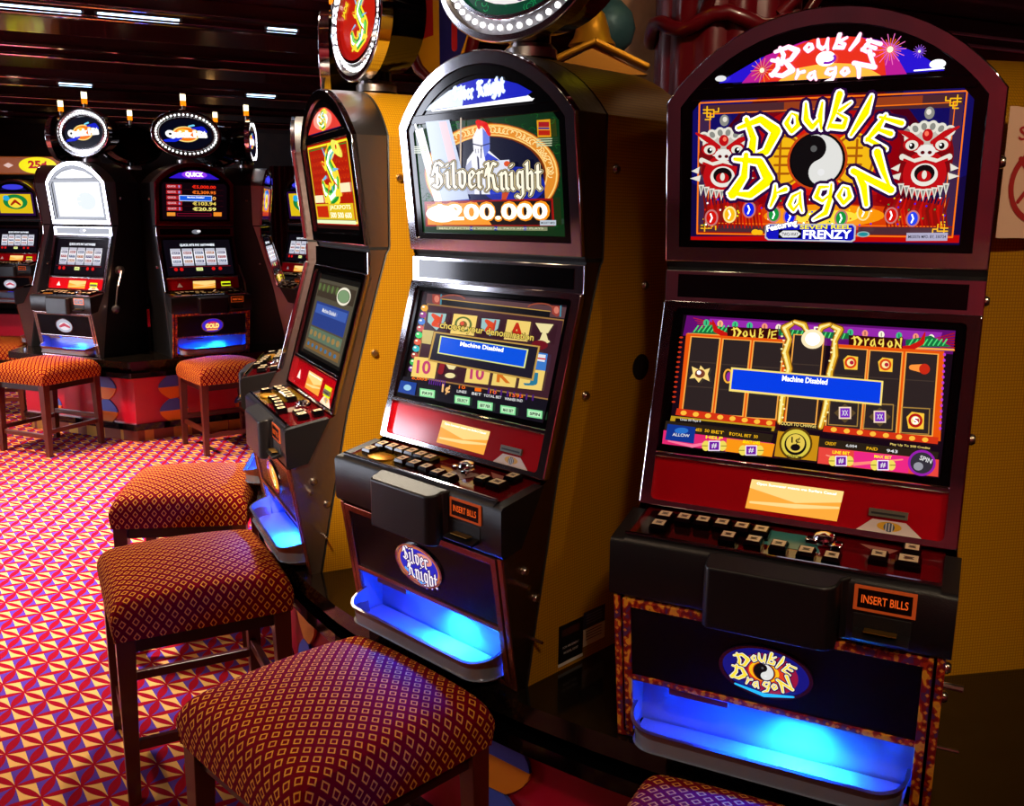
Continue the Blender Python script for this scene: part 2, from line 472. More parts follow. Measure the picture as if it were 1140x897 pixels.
def slot_machine(loc, th, label, style, depth=.42, body='gold', group=None, lever=False, detail=2):
    root = empty('slot_machine', (loc[0], loc[1], ZB), radians(th), label=label, cat='slot machine', group=group)
    shell = gold if body == 'gold' else blacks
    band = {'SK': bronze, 'DD': bronze}.get(style, chromes)
    # ---------------- cabinet body
    prof = [(0., -.15, -.121), (.15, -.173, -.094), (.30, -.195, -.064), (.311, -.196, -.062), (.40, -.17, -.046), (.425, -.12, -.041), (.4505, -.0687, -.036),
            (.60, -.027, .004), (.72, .007, .037), (.835, .0396, .07), (.895, .04, .088), (.902, .0405, .094), (.910, .037, .096), (.914, .037, .096), (1.06, .021, .097), (1.204, .0046, .097)]
    side = [(HW, z, yf, ys) for z, yf, ys in prof]
    out = side + [(x, z, .0046 - (z - 1.204) * .112, .097) for x, z in arc(HW)[1:-1]] + [(-x, z, yf, ys) for x, z, yf, ys in side[::-1]]
    g = .0035
    mb = MB(); n = len(out)
    rows = [[(x, yf, z) for x, z, yf, ys in out], [(x, ys - g, z) for x, z, yf, ys in out], [(x * .992, ys, z) for x, z, yf, ys in out],
            [(x, ys + g, z) for x, z, yf, ys in out], [(x, depth, z) for x, z, yf, ys in out]]
    ms = [None, blackm, blackm, shell]
    for r in range(1, 4):
        vs = rows[r] + rows[r + 1]
        mb.add(vs, [(i, i + 1, n + i + 1, n + i) for i in range(n - 1)], ms[r])
    mb.add(rows[4], [tuple(range(n - 1, -1, -1))], blackm if body != 'gold' else shell)
    mb.add([(-HW, -.15, 0), (HW, -.15, 0), (HW, depth, 0), (-HW, depth, 0)], [(3, 2, 1, 0)], blackm)
    mb.build('cabinet_shell', root, smooth=True)
    mb = MB(); vs = rows[0] + rows[1]
    gap = [i for i in range(n - 1) if {round(out[i][1], 3), round(out[i + 1][1], 3)} <= {.902, .91}]
    mb.add(vs, [(i, i + 1, n + i + 1, n + i) for i in range(n - 1) if i not in gap], band)
    mb.add(vs, [(i, i + 1, n + i + 1, n + i) for i in gap], blackm)
    # closed front behind the panels
    for i in range(len(side) - 1):
        a, b = side[i], side[i + 1]; e = .006
        if a[1] >= .30 and b[1] <= .46 or a[1] < .14: continue
        mb.add([(-HW, a[2] + e, a[1]), (HW, a[2] + e, a[1]), (HW, b[2] + e, b[1]), (-HW, b[2] + e, b[1])], [(0, 1, 2, 3)], blackm)
    ar = arc(HW); mb.add([(x, .0046 - (z - 1.204) * .112 + .006, z) for x, z in ar], [tuple(range(len(ar)))], blackm)
    mb.build('side_band', root, smooth=True)
    # screws on both sides
    for y, z in ((.129, 1.095), (.048, .619), (.245, .846), (-.135, .27), (-.10, .20)) if detail > 1 else ((.129, 1.095), (.05, .62)):
        for sg in (-1, 1):
            mb = MB(); mb.lathe([(.011, 0), (.011, .004), (.007, .009), (.001, .0095)], screw, 14, (sg * HW, y, z), Matrix.Rotation(sg * pi / 2, 3, 'Y'))
            mb.build('screw', root, smooth=True)
    if detail > 1:
        for sg in (-1, 1):
            mb = MB(); mb.lathe([(.030, 0), (.030, .0015), (.001, .0016)], blackm, 24, (sg * HW, .243, .66), Matrix.Rotation(sg * pi / 2, 3, 'Y'))
            mb.build('vent_hole', root)
        mb = MB(); mb.tube([(HW - .01, -.112, .112), (HW + .035, -.112, .112)], .0035, screw, 8); mb.build('lock_pin', root, smooth=True)
        mb = MB(); mb.tube([(HW - .01, -.15, .245), (HW + .03, -.15, .245)], .006, screw, 8); mb.build('lock_pin', root, smooth=True)
    # ---------------- marquee
    def outl(w, inset, zb, n=20):
        a = arc(w, inset, n)
        return [(-w, zb), (w, zb)] + a
    fo = outl(HW, 0, .914); fi = outl(HW - .027, .027, .942)
    fm = {'DD': chrome, 'Q2': mat('chrome_maroon_reflection', (150, 20, 40), .15, .9)}.get(style, chrome)  # far arch is chrome with its maroon reflection put into the colour
    mb = MB(); ring_mesh(mb, fo, fi, TOP, -.006, .010, fm)
    mframe = mb.build('marquee_frame', root, bevel=.0025, smooth=True)
    mb = MB(); fb = outl(HW - .048, .048, .955)
    ring_mesh(mb, fi, fb, TOP, -.004, .005, blackg)
    # cross bar with the arched window above
    aw = [(x, z) for x, z in arc(.24, .060, 20) if z > 1.2285]
    L0 = (-sqrt(max(0, (RAD - .06) ** 2 - (1.229 - (1.204 + RISE - RAD)) ** 2)))
    mb.add([TOP(x, z, .001) for x, z in fb], [tuple(range(len(fb)))], blackg)
    slab(mb, -.235, .235, 1.2055, 1.226, TOP, 0, .006, blackg)
    mb.build('marquee_bezel', mframe, bevel=.0015, smooth=True)
    aw = [(x, z) for x, z in arc(.215, .062, 26) if z > 1.232]
    xe = aw[0][0]
    aw = [(xe + .006, 1.236)] + aw + [(-xe - .006, 1.236), (-xe, 1.231), (xe, 1.231)]
    mb = MB(); mb2 = MB()
    mb.add([TOP(x, z, .0022) for x, z in aw], [tuple(range(len(aw)))], E(255, 255, 255, 1.2) if style in ('SK', 'Q1') else DB)
    arch = Art(mb, ((0, 0), (100, 0), (100, 100), (0, 100)), (-.2, .2, 1.231, 1.299), TOP, base=.0024)
    mar = Art(mb2, MQUAD.get(style, ((0, 0), (445, 0), (445, 238), (0, 238))), (-.222, .222, .966, 1.2035), TOP, base=.0016)
    ART[style](arch, mar, 'top')
    mb.build('arch_window', mframe); mb2.build('marquee_panel', mframe)
    # ---------------- header strip
    mb = MB(); slab(mb, -HW, HW, .835, .897, HEAD, -.004, .006, chrome); hfr = mb.build('header_frame', root, bevel=.002)
    mb = MB(); slab(mb, -.254, .254, .845, .889, HEAD, .006, .0075, blackg)
    if style in ('Q1', 'Q2'):
        a = Art(mb, ((0, 0), (100, 0), (100, 10), (0, 10)), (-.25, .25, .845, .889), HEAD, base=.0078); a.ell(50, 5, 6, 3.5, GREY); a.ell(54, 4, 3, 2, LW)
    mb.build('header_panel', hfr)
    # ---------------- screen frame: outer rails + middle bar
    mb = MB()
    cw = .0225
    def rr(x0, x1, z0, z1, r=.012, n=4):
        pts = []
        for cx, cz, a in ((x1 - r, z0 + r, -90), (x1 - r, z1 - r, 0), (x0 + r, z1 - r, 90), (x0 + r, z0 + r, 180)):
            for k in range(n + 1): t = radians(a + 90 * k / n); pts.append((cx + r * cos(t), cz + r * sin(t)))
        return pts
    ring_mesh(mb, rr(-HW, HW, .451, .8345, .004), rr(-HW + cw, HW - cw, .462, .8345 - .013, .010), SCR, -.006, .012, chrome)
    slab(mb, -HW + cw - .002, HW - cw + .002, .541, .552, SCR, -.004, .011, chrome)
    mb.build('screen_frame', root, bevel=.003, smooth=True)
    mb = MB(); ring_mesh(mb, rr(-.2585, .2585, .551, .823, .008), rr(-.243, .243, .562, .812, .006), SCR, -.004, .007, blackg)
    slab(mb, -.25, .25, .556, .818, SCR, -.004, 0, blackg)
    sbz = mb.build('screen_bezel', root, bevel=.002, smooth=True)
    mb = MB(); a = Art(mb, SQUAD.get(style, ((0, 0), (480, 0), (480, 250), (0, 250))), (-.240, .240, .564, .8105), SCR, base=.0006)
    ART[style](a, a, 'screen'); mb.build('game_screen', sbz)
    # ---------------- red service panel
    mb = MB(); slab(mb, -.2575, .2575, .459, .5415, SCR, -.003, .002, redg); svc = mb.build('service_panel', root)
    mb = MB(); a = Art(mb, ((0, 0), (500, 0), (500, 85), (0, 85)), (-.25, .25, .459, .5415), SCR, base=.0024)
    a.poly([(178, 20), (340, 20), (334, 74), (172, 74)], E(255, 170, 60, 1.0)); a.poly([(178, 20), (340, 20), (338, 40), (260, 52), (176, 36)], E(255, 214, 130, 1.05))
    a.stroke([(180, 62, 2), (260, 58, 4), (334, 50, 2)], E(255, 220, 140, 1.))
    if detail > 1: a.text('Open Sunwater means me Surfers Casual', 258, 27, 140, 6, WH)
    mb.build('info_display', svc)
    mb = MB(); slab(mb, .135, .198, .488, .501, SCR, .002, .007, mat('slot_grey', (90, 84, 70), .4)); slab(mb, .139, .194, .492, .4955, SCR, .007, .0074, blackm); mb.build('card_slot', svc)
    mb = MB(); a = Art(mb, ((0, 0), (500, 0), (500, 85), (0, 85)), (-.25, .25, .459, .5415), SCR, base=.0026)
    pm = P(214, 196, 190)
    a.poly([(392, 60), (446, 60), (474, 83), (366, 83)], pm); a.ell(420, 70, 20, 8, P(214, 160, 30)); a.ell(420, 71, 9, 8, P(70, 80, 100))
    for dx in (-5, 0, 5): a.line([(420 + dx, 65), (420 + dx, 77)], 2, P(200, 200, 200))
    if style[0] == 'Q' or style == 'JP': a.poly([(380, 30), (450, 30), (450, 62), (380, 62)], E(230, 240, 30)); a.line([(392, 46), (438, 46)], 7, P(40, 90, 20)); a.poly([(60, 60), (80, 30), (100, 60)], P(230, 220, 220))
    mb.build('card_label', svc)
    # ---------------- console and deck
    mb = MB()
    cl, ct, cb = .2872, .425, .313
    sidep = [(-.085, .447), (-.205, .424), (-.211, .416), (-.2095, .322), (-.203, .313), (-.150, .325)]   # (y,z)
    for sg in (-1, 1):
        x0, x1 = (sg * .262, sg * cl)
        mb.prism(sidep if sg > 0 else sidep[::-1], x0, x1, blackp, lambda p, t: (t, p[0], p[1]))
    # front apron
    fr = [(-.196, .4305), (-.206, .424), (-.211, .416), (-.2095, .322), (-.203, .313), (-.19, .313), (-.19, .4305)]
    mb.prism(fr, -.262, .262, blackp, lambda p, t: (t, p[0], p[1]))
    mb.add([(-.262, -.20, .314), (.262, -.20, .314), (.262, -.15, .322), (-.262, -.15, .322)], [(3, 2, 1, 0)], blackp)
    console = mb.build('console', root, bevel=.004, seg=3, smooth=True)
    mb = MB()   # the bulging centre pad with a rounded right end
    pts = [(-.105, -.205), (-.104, -.238), (-.096, -.247), (.088, -.247)]
    pts += [(.088 + .028 * sin(t), -.219 - .028 * cos(t)) for t in [radians(15 * k) for k in range(1, 7)]]
    pts += [(.125, -.212), (.132, -.205)]
    zt = lambda y: .4275 + (y + .205) * .35
    vs = [(x, y, .318 if y > -.22 else .303) for x, y in pts] + [(x, y, zt(y)) for x, y in pts]
    nn = len(pts)
    mb.add(vs, [(i, (i + 1) % nn, nn + (i + 1) % nn, nn + i) for i in range(nn)] + [tuple(range(nn - 1, -1, -1)), tuple(range(nn, 2 * nn))], blackp)
    mb.build('palm_rest', console, bevel=.005, seg=3, smooth=True)
    mb = MB()
    mb.add([deck_fn(x, y, o) for o in (0, -.01) for x, y in ((-.262, -.197), (.262, -.197), (.262, -.062), (-.262, -.062))], [(0, 1, 2, 3), (4, 5, 1, 0)], mat('deck_red', (96, 6, 14), .10, coat=.5))
    a = Art(mb, ((0, 0), (500, 0), (500, 100), (0, 100)), (-.25, .25, -.19, -.075), lambda x, y, o: deck_fn(x, y, o), base=.0003)
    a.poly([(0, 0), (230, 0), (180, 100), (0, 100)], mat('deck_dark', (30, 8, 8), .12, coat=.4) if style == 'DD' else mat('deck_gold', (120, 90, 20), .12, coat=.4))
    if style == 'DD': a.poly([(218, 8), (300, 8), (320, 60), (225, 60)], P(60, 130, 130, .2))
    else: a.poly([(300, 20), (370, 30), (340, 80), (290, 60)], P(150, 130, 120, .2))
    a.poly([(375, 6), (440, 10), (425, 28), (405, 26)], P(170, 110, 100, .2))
    mb.build('deck_plate', console)
    mb = MB(); mb.tube([(-.262, -.198, .4335), (.262, -.198, .4335)], .0035, chrome, 8); mb.build('deck_edge_trim', console, smooth=True)
    bm = button_mesh()
    for i, (x, y) in enumerate(BUTTONS):
        o = bpy.data.objects.new('button', bm); COL.objects.link(o); o.parent = console
        o.location = deck_fn(x, y, .0015); o.rotation_euler = (radians(7), 0, 0)
        if i == 14: o.scale = (1.35, 1.1, 1)
    mb = MB()   # chrome chip knob
    mb.lathe([(.020, 0), (.021, .010), (.017, .018), (.006, .022), (.001, .0225)], chrome, 10, deck_fn(.070, -.104, 0)); mb.box(deck_fn(.094, -.122, .006), (.018, .030, .014), chrome)
    mb.box(deck_fn(.050, -.112, .006), (.020, .022, .012), chrome)
    mb.build('deck_knob', console, smooth=True, bevel=.002)
    if style != 'DD':
        mb = MB(); mb.lathe([(.030, 0), (.030, .003), (.022, .006), (.001, .007)], gold_metal, 20, deck_fn(-.172, -.158, 0), None, 1.3, .9); mb.build('key_plate', console, smooth=True)
    # bill acceptor
    AP = lambda x, z, o=0.: Vector((x, -.2105 - o, z))
    mb = MB(); slab(mb, .136, .230, .374, .4165, AP, -.004, .003, mat('bill_frame', (190, 90, 50), .25, .3, (190, 70, 20), .35)); slab(mb, .142, .224, .379, .4115, AP, .003, .0036, mat('bill_black', (20, 6, 4), .2))
    a = Art(mb, ((0, 0), (100, 0), (100, 30), (0, 30)), (.143, .223, .380, .410), AP, base=.0040)
    a.text('INSERT BILLS', 50, 15, 88, 14, E(224, 84, 24, 1.)); mb.build('bill_sign', console)
    mb = MB(); slab(mb, .137, .226, .334, .368, AP, -.003, .0006, blackm)
    mb.prism([(-.2105, .3335), (-.232, .330), (-.236, .334), (-.2105, .3425)], .139, .224, blackp, lambda p, t: (t, p[0], p[1])); mb.box((.181, -.222, .345), (.05, .018, .002), mat('brass_dim', (150, 110, 40), .3, .8))
    mb.build('bill_slot', console, bevel=.0015)
    # ---------------- belly door
    pat = trimpat if style in ('DD', 'Q2') else (mat('copper_trim', (160, 86, 66), .2, .8) if style != 'Q1' else mat('chrome_warm', (210, 190, 190), .12, .9))
    mb = MB()
    for sg in (-1, 1): slab(mb, min(sg * .2675, sg * HW), max(sg * .2675, sg * HW), .002, .3115, BEL, -.004, .003, pat)
    slab(mb, -.2675, .2675, .002, .012, BEL, -.004, .002, pat)
    mb.build('belly_frame', root, bevel=.001)
    mb = MB(); sq = lambda x0, x1, z0, z1: [(x0, z0), (x1, z0), (x1, z1), (x0, z1)]
    ring_mesh(mb, sq(-.2625, .2625, .016, .309), sq(-.2475, .2475, .136, .292), BEL, -.006, .005, pat)
    # legs of the door frame beside the tray
    mb.v, mb.f, mb.m, mb.mats = [], [], [], []
    slab(mb, -.2625, -.2475, .016, .309, BEL, -.006, .005, pat); slab(mb, .2475, .2625, .016, .309, BEL, -.006, .005, pat)
    slab(mb, -.2475, .2475, .293, .309, BEL, -.006, .005, pat); slab(mb, -.2475, .2475, .1365, .1475, BEL, -.006, .005, pat)
    mb.build('door_frame', root, bevel=.001)
    mb = MB(); slab(mb, -.2475, .2475, .1475, .293, BEL, -.006, .001, mat('belly_black', (3, 3, 10), .25, spec=.25)); bpn = mb.build('belly_panel', root)
    mb = MB(); BM = Art(mb, BQUAD[style] if style in BQUAD else ((-100, -50), (100, -50), (100, 50), (-100, 50)), (-.080, .080, .170, .270), BEL, base=.003)
    cz = .2175
    mb.v, mb.f, mb.m, mb.mats = [], [], [], []
    N_ = 40; ov = lambda k, s_: (.0815 * s_ * cos(2 * pi * k / N_), cz + .051 * (s_ if s_ == 1 else s_) * sin(2 * pi * k / N_))
    ring_mesh(mb, [ov(k, 1) for k in range(N_)], [ov(k, .92) for k in range(N_)], BEL, 0, .006, chrome if style != 'DD' else mat('violet_metal', (120, 60, 110), .2, .8))
    mb.add([BEL(*ov(k, .93), .0025) for k in range(N_)], [tuple(range(N_))], E(20, 20, 120) if style != 'Q1' else P(180, 180, 190))
    a = Art(mb, ((-81, -51), (81, -51), (81, 51), (-81, 51)), (-.0815, .0815, cz - .051, cz + .051), BEL, base=.0030)
    ART[style](a, a, 'badge'); mb.build('logo_badge', bpn)
    # ---------------- tray
    mb = MB(); tw = .246; RC = .058; zr = .066
    yb = BEL(0, .10).y + .02
    def traypt(s_, k, n=8):                    # half outline from back left to back right at scale s_
        pass
    def outline(w, r, yf, n=8):
        yk = BEL(0, zr).y + .004
        p = [(-w, yk)]
        for j in range(n + 1): t = radians(90 * j / n); p.append((-w + r - r * cos(t), yf + r - r * sin(t)) if True else None)
        for j in range(n + 1): t = radians(90 * j / n); p.append((w - r + r * sin(t), yf + r - r * cos(t)))
        p.append((w, yk)); return p
    yf = -.232
    rim = outline(tw, RC, yf); rin = outline(tw - .007, RC - .007, yf + .007); bot = outline(tw - .03, RC - .02, yf + .022); bo2 = outline(tw - .02, RC - .01, yf + .03)
    wht = mat('tray_metal', (150, 158, 176), .25, .5)
    def strip(A_, zA, B_, zB, m, flip=False):
        nA = len(A_); vs = [(x, y, zA(x, y) if callable(zA) else zA) for x, y in A_] + [(x, y, zB(x, y) if callable(zB) else zB) for x, y in B_]
        mb.add(vs, [(i, i + 1, nA + i + 1, nA + i) for i in range(nA - 1)], m)
    zrim = lambda x, y: zr + (y + .232) * .25
    strip(rim, zrim, rin, zrim, chromes); strip(rin, zrim, [(x * .985, y + .004) for x, y in rin], .023, wht)
    mb.add([(x, y, .0238) for x, y in rin] + [(tw - .004, -.11, .0238), (-tw + .004, -.11, .0238)], [tuple(range(len(rin) + 2))], wht)
    strip(rim, zrim, bo2, .010, mat('tray_under', (150, 100, 84), .3, .7))
    mb.add([(x, y, .010) for x, y in bo2], [tuple(range(len(bo2)))], blackm)
    tray = mb.build('coin_tray', root, smooth=True)
    mb = MB(); zt_ = .1365      # recess behind the tray
    yo = lambda z: BEL(0, z).y
    wl = .2475; yb_ = -.105
    vs = [(-wl, yo(.02), .02), (wl, yo(.02), .02), (wl, yo(zt_), zt_), (-wl, yo(zt_), zt_), (-wl, yb_, .02), (wl, yb_, .02), (wl, yb_, zt_), (-wl, yb_, zt_)]
    mb.add(vs, [(4, 5, 6, 7), (3, 7, 4, 0), (1, 5, 6, 2)][0:3] + [(7, 6, 2, 3)], wht)
    mb.build('tray_recess', tray)
    # the blue lamp in the roof of the recess
    if detail:
        mb = MB(); mb.box((.06, -.140, .1335), (.26, .012, .004), E(0, 50, 255, 2.)); mb.build('tray_lamp', tray)
        mb = MB(); mb.box((-.12, -.168, .128), (.11, .01, .011), mat('latch_brown', (90, 30, 24), .4)); mb.build('tray_latch', tray)
    if lever:
        mb = MB(); mb.lathe([(.03, 0), (.03, .03), (.02, .04), (.001, .041)], chromes, 16, (HW, .06, .60), Matrix.Rotation(pi / 2, 3, 'Y'))
        mb.tube([(HW + .04, .06, .60), (HW + .05, .0, .50), (HW + .05, -.03, .36)], [.008, .007, .006], chromes, 8); lvr = mb.build('lever', root, smooth=True)
        mb = MB(); mb.sphere((HW + .05, -.032, .335), .030, mat('smoky_ball', (60, 60, 70), .1, .3), 8); mb.build('lever_knob', lvr, smooth=True)
    return root
def add_blue(loc, th, x, e, size=.22):
    """LED strip of a coin tray, as light"""
    c, s = cos(radians(th)), sin(radians(th)); y = -.145
    d = bpy.data.lights.new('tray_led', 'AREA'); d.shape = 'RECTANGLE'; d.size = size; d.size_y = .02; d.energy = e; d.color = (.0, .04, 1.)
    o = bpy.data.objects.new('tray_led', d); COL.objects.link(o)
    o.location = (loc[0] + c * x - s * y, loc[1] + s * x + c * y, ZB + .128)
    n = Vector((s, -c, 0)) * .35 + Vector((0, 0, -1))
    o.rotation_euler = n.to_track_quat('-Z', 'X').to_euler()
    o.rotation_euler = (Matrix.Rotation(radians(th), 3, 'Z') @ Matrix.Rotation(radians(-38), 3, 'X')).to_euler()
    d2 = d.copy(); d2.color = (.03, .8, .9); d2.size = size * .35; d2.energy = e * .20
    o2 = bpy.data.objects.new('tray_led', d2); COL.objects.link(o2); o2.rotation_euler = (0, 0, radians(th)); d2.spread = radians(100)
    x += .06; o2.location = (loc[0] + c * x - s * y, loc[1] + s * x + c * y, ZB + .126)

MQUAD = {'DD': ((137, 315), (955, 285), (952, 738), (137, 720)),
         'SK': ((120, 425), (590, 375), (612, 812), (140, 800)),
         'JP': ((282, 540), (412, 508), (466, 845), (318, 842))}
SQUAD = {'DD': ((180, 170), (1000, 215), (945, 665), (145, 570)),
         'SK': ((345, 165), (800, 205), (722, 605), (278, 508))}
BQUAD = {}
def yinyang(a, cx, cy, r, rot=0):
    a.ell(cx, cy, r * 1.13, r * 1.10, E(200, 70, 20)); a.ell(cx, cy, r * 1.04, r * 1.02, BLK)
    wh = E(226, 226, 222); dk = E(14, 12, 14)
    a.ell(cx, cy, r * .98, r * .98, dk)
    t = radians(rot)
    def R(x, y): return (cx + x * cos(t) - y * sin(t), cy + x * sin(t) + y * cos(t))
    q = r * .94
    pts = [(q * cos(radians(k)), q * sin(radians(k))) for k in range(-90, 91, 10)]
    pts += [(q / 2 * -cos(radians(k)) * -1 if False else -q / 2 * sin(radians(k)) * 0 + q / 2 * cos(radians(90 + k)) * 1, q / 2 + q / 2 * sin(radians(90 - 0 * k) + radians(k))) for k in range(0, 181, 15)]
    pts += [(q / 2 * cos(radians(90 - k)), -q / 2 + q / 2 * sin(radians(90 - k))) for k in range(0, 181, 15)]
    a.poly([R(*p) for p in pts], wh)
    a.ell(*R(0, -q / 2 + .02 * r), r * .12, r * .12, E(90, 90, 90)); a.ell(*R(0, q / 2), r * .13, r * .13, E(235, 235, 235))
DRG = [('D', 345, 420, 105, -8), ('o', 438, 372, 62, -6), ('u', 505, 358, 70, 2), ('b', 582, 355, 80, 6), ('l', 645, 370, 92, 14), ('E', 712, 405, 82, 28),
       ('D', 322, 545, 112, 18), ('r', 402, 598, 62, 14), ('a', 460, 612, 56, 4), ('g', 545, 600, 68, 0), ('o', 608, 590, 58, -8), ('N', 695, 552, 100, -28)]
def dragon_logo(a, ox, oy, k, fill, mid, out, g=9, coin=True, bg=True):
    T = lambda x, y: (ox + (x - 518) * k, oy + (y - 490) * k)
    if coin:
        for sx in (-105, 108):
            c = T(518 + sx, 490); a.ell(c[0], c[1], 70 * k, 82 * k, E(246, 186, 20)); a.ring(c[0], c[1], 64 * k, 76 * k, 7 * k, E(170, 90, 10))
            for dx, dy, w, h in ((-26, -36, 44, 4), (-26, -12, 44, 4), (-26, 14, 44, 4), (-26, 40, 44, 4)):
                s_ = 1 if sx < 0 else -1
                a.line([(c[0] + s_ * dx * k, c[1] + dy * k), (c[0] + s_ * (dx + w) * k, c[1] + dy * k)], 7 * k, E(170, 90, 10))
            a.line([(c[0] - (10 if sx < 0 else -10) * k, c[1] - 60 * k), (c[0] - (10 if sx < 0 else -10) * k, c[1] + 60 * k)], 7 * k, E(170, 90, 10))
    c = T(518, 490); yinyang(a, c[0], c[1], 82 * k, -20)
    for i, (ch, x, y, h, r) in enumerate(DRG):
        p = T(x, y)
        L = [(g * 1.0 * k, out), (g * .38 * k, mid), (0, fill)]
        a.brush(ch, p[0], p[1], h * k * 1.12, r, L, 1.05)
def lion(a, cx, cy, s, fl=1):
    F = lambda x, y: (cx + fl * x * s, cy + y * s)
    def el(x, y, rx, ry, m, rot=0): c = F(x, y); a.ell(c[0], c[1], rx * s, ry * s, m, rot * fl)
    R_ = E(190, 14, 20); D_ = E(90, 4, 12); W_ = E(232, 228, 214); G_ = E(140, 140, 132); K_ = E(16, 10, 12)
    el(0, 10, 78, 92, E(120, 8, 14)); el(0, 60, 62, 66, R_); el(0, -40, 66, 44, W_); el(0, -40, 56, 34, E(196, 190, 178))
    for x in (-60, -36, -12, 12, 36, 60): el(x, -74 + abs(x) * .25, 15, 17, W_, x); el(x, -74 + abs(x) * .25, 8, 10, G_, x)
    el(0, -108, 14, 17, G_); el(-2, -111, 7, 8, W_); el(0, -48, 15, 17, R_); el(-3, -52, 6, 7, E(255, 120, 90))
    a.stroke([F(-85, -62) + (3 * s,), F(-50, -48) + (9 * s,), F(-14, -26) + (6 * s,)], R_); a.stroke([F(85, -70) + (3 * s,), F(50, -52) + (9 * s,), F(14, -28) + (6 * s,)], R_)
    for x in (-42, 42): el(x, -22, 25, 19, R_); el(x, -20, 18, 14, W_); el(x, -18, 8, 9, K_); el(x - 3, -21, 3, 3, WH)
    el(0, -4, 26, 18, E(236, 232, 226)); el(-10, 0, 6, 5, D_); el(10, 0, 6, 5, D_)
    a.stroke([F(-66, 12) + (9 * s,), F(-34, 26) + (8 * s,), F(0, 16) + (7 * s,), F(34, 26) + (8 * s,), F(66, 12) + (9 * s,)], W_)
    a.stroke([F(-60, 20) + (4 * s,), F(-30, 32) + (4 * s,), F(0, 24) + (4 * s,), F(30, 32) + (4 * s,), F(60, 20) + (4 * s,)], R_)
    el(0, 62, 48, 40, R_); el(0, 62, 38, 32, E(235, 232, 222)); el(0, 58, 29, 24, K_); el(0, 66, 20, 16, R_); el(0, 62, 7, 12, W_)
    for k in range(9):
        x = -64 + 16 * k; y = 100 + 16 * sin(pi * k / 8)
        a.poly([F(x - 9, y - 14), F(x + 9, y - 14), F(x + 2, y + 20)], W_); a.poly([F(x - 4, y - 10), F(x + 5, y - 10), F(x + 1, y + 10)], G_)
    for sg in (-1, 1):
        a.poly([F(sg * 70, 30), F(sg * 96, 44), F(sg * 74, 52)], W_); a.poly([F(sg * 66, 56), F(sg * 100, 66), F(sg * 70, 76)], W_)
def firework(a, x, y, r, m1, m2):
    for k in range(14):
        t = 2 * pi * k / 14; a.line([(x + r * .25 * cos(t), y + r * .25 * sin(t)), (x + r * cos(t), y + r * sin(t))], r * .05, m1)
        t += .22; a.line([(x + r * .2 * cos(t), y + r * .2 * sin(t)), (x + r * .7 * cos(t), y + r * .7 * sin(t))], r * .05, m2)
    a.ell(x, y, r * .2, r * .2, E(255, 255, 200, 1.3))
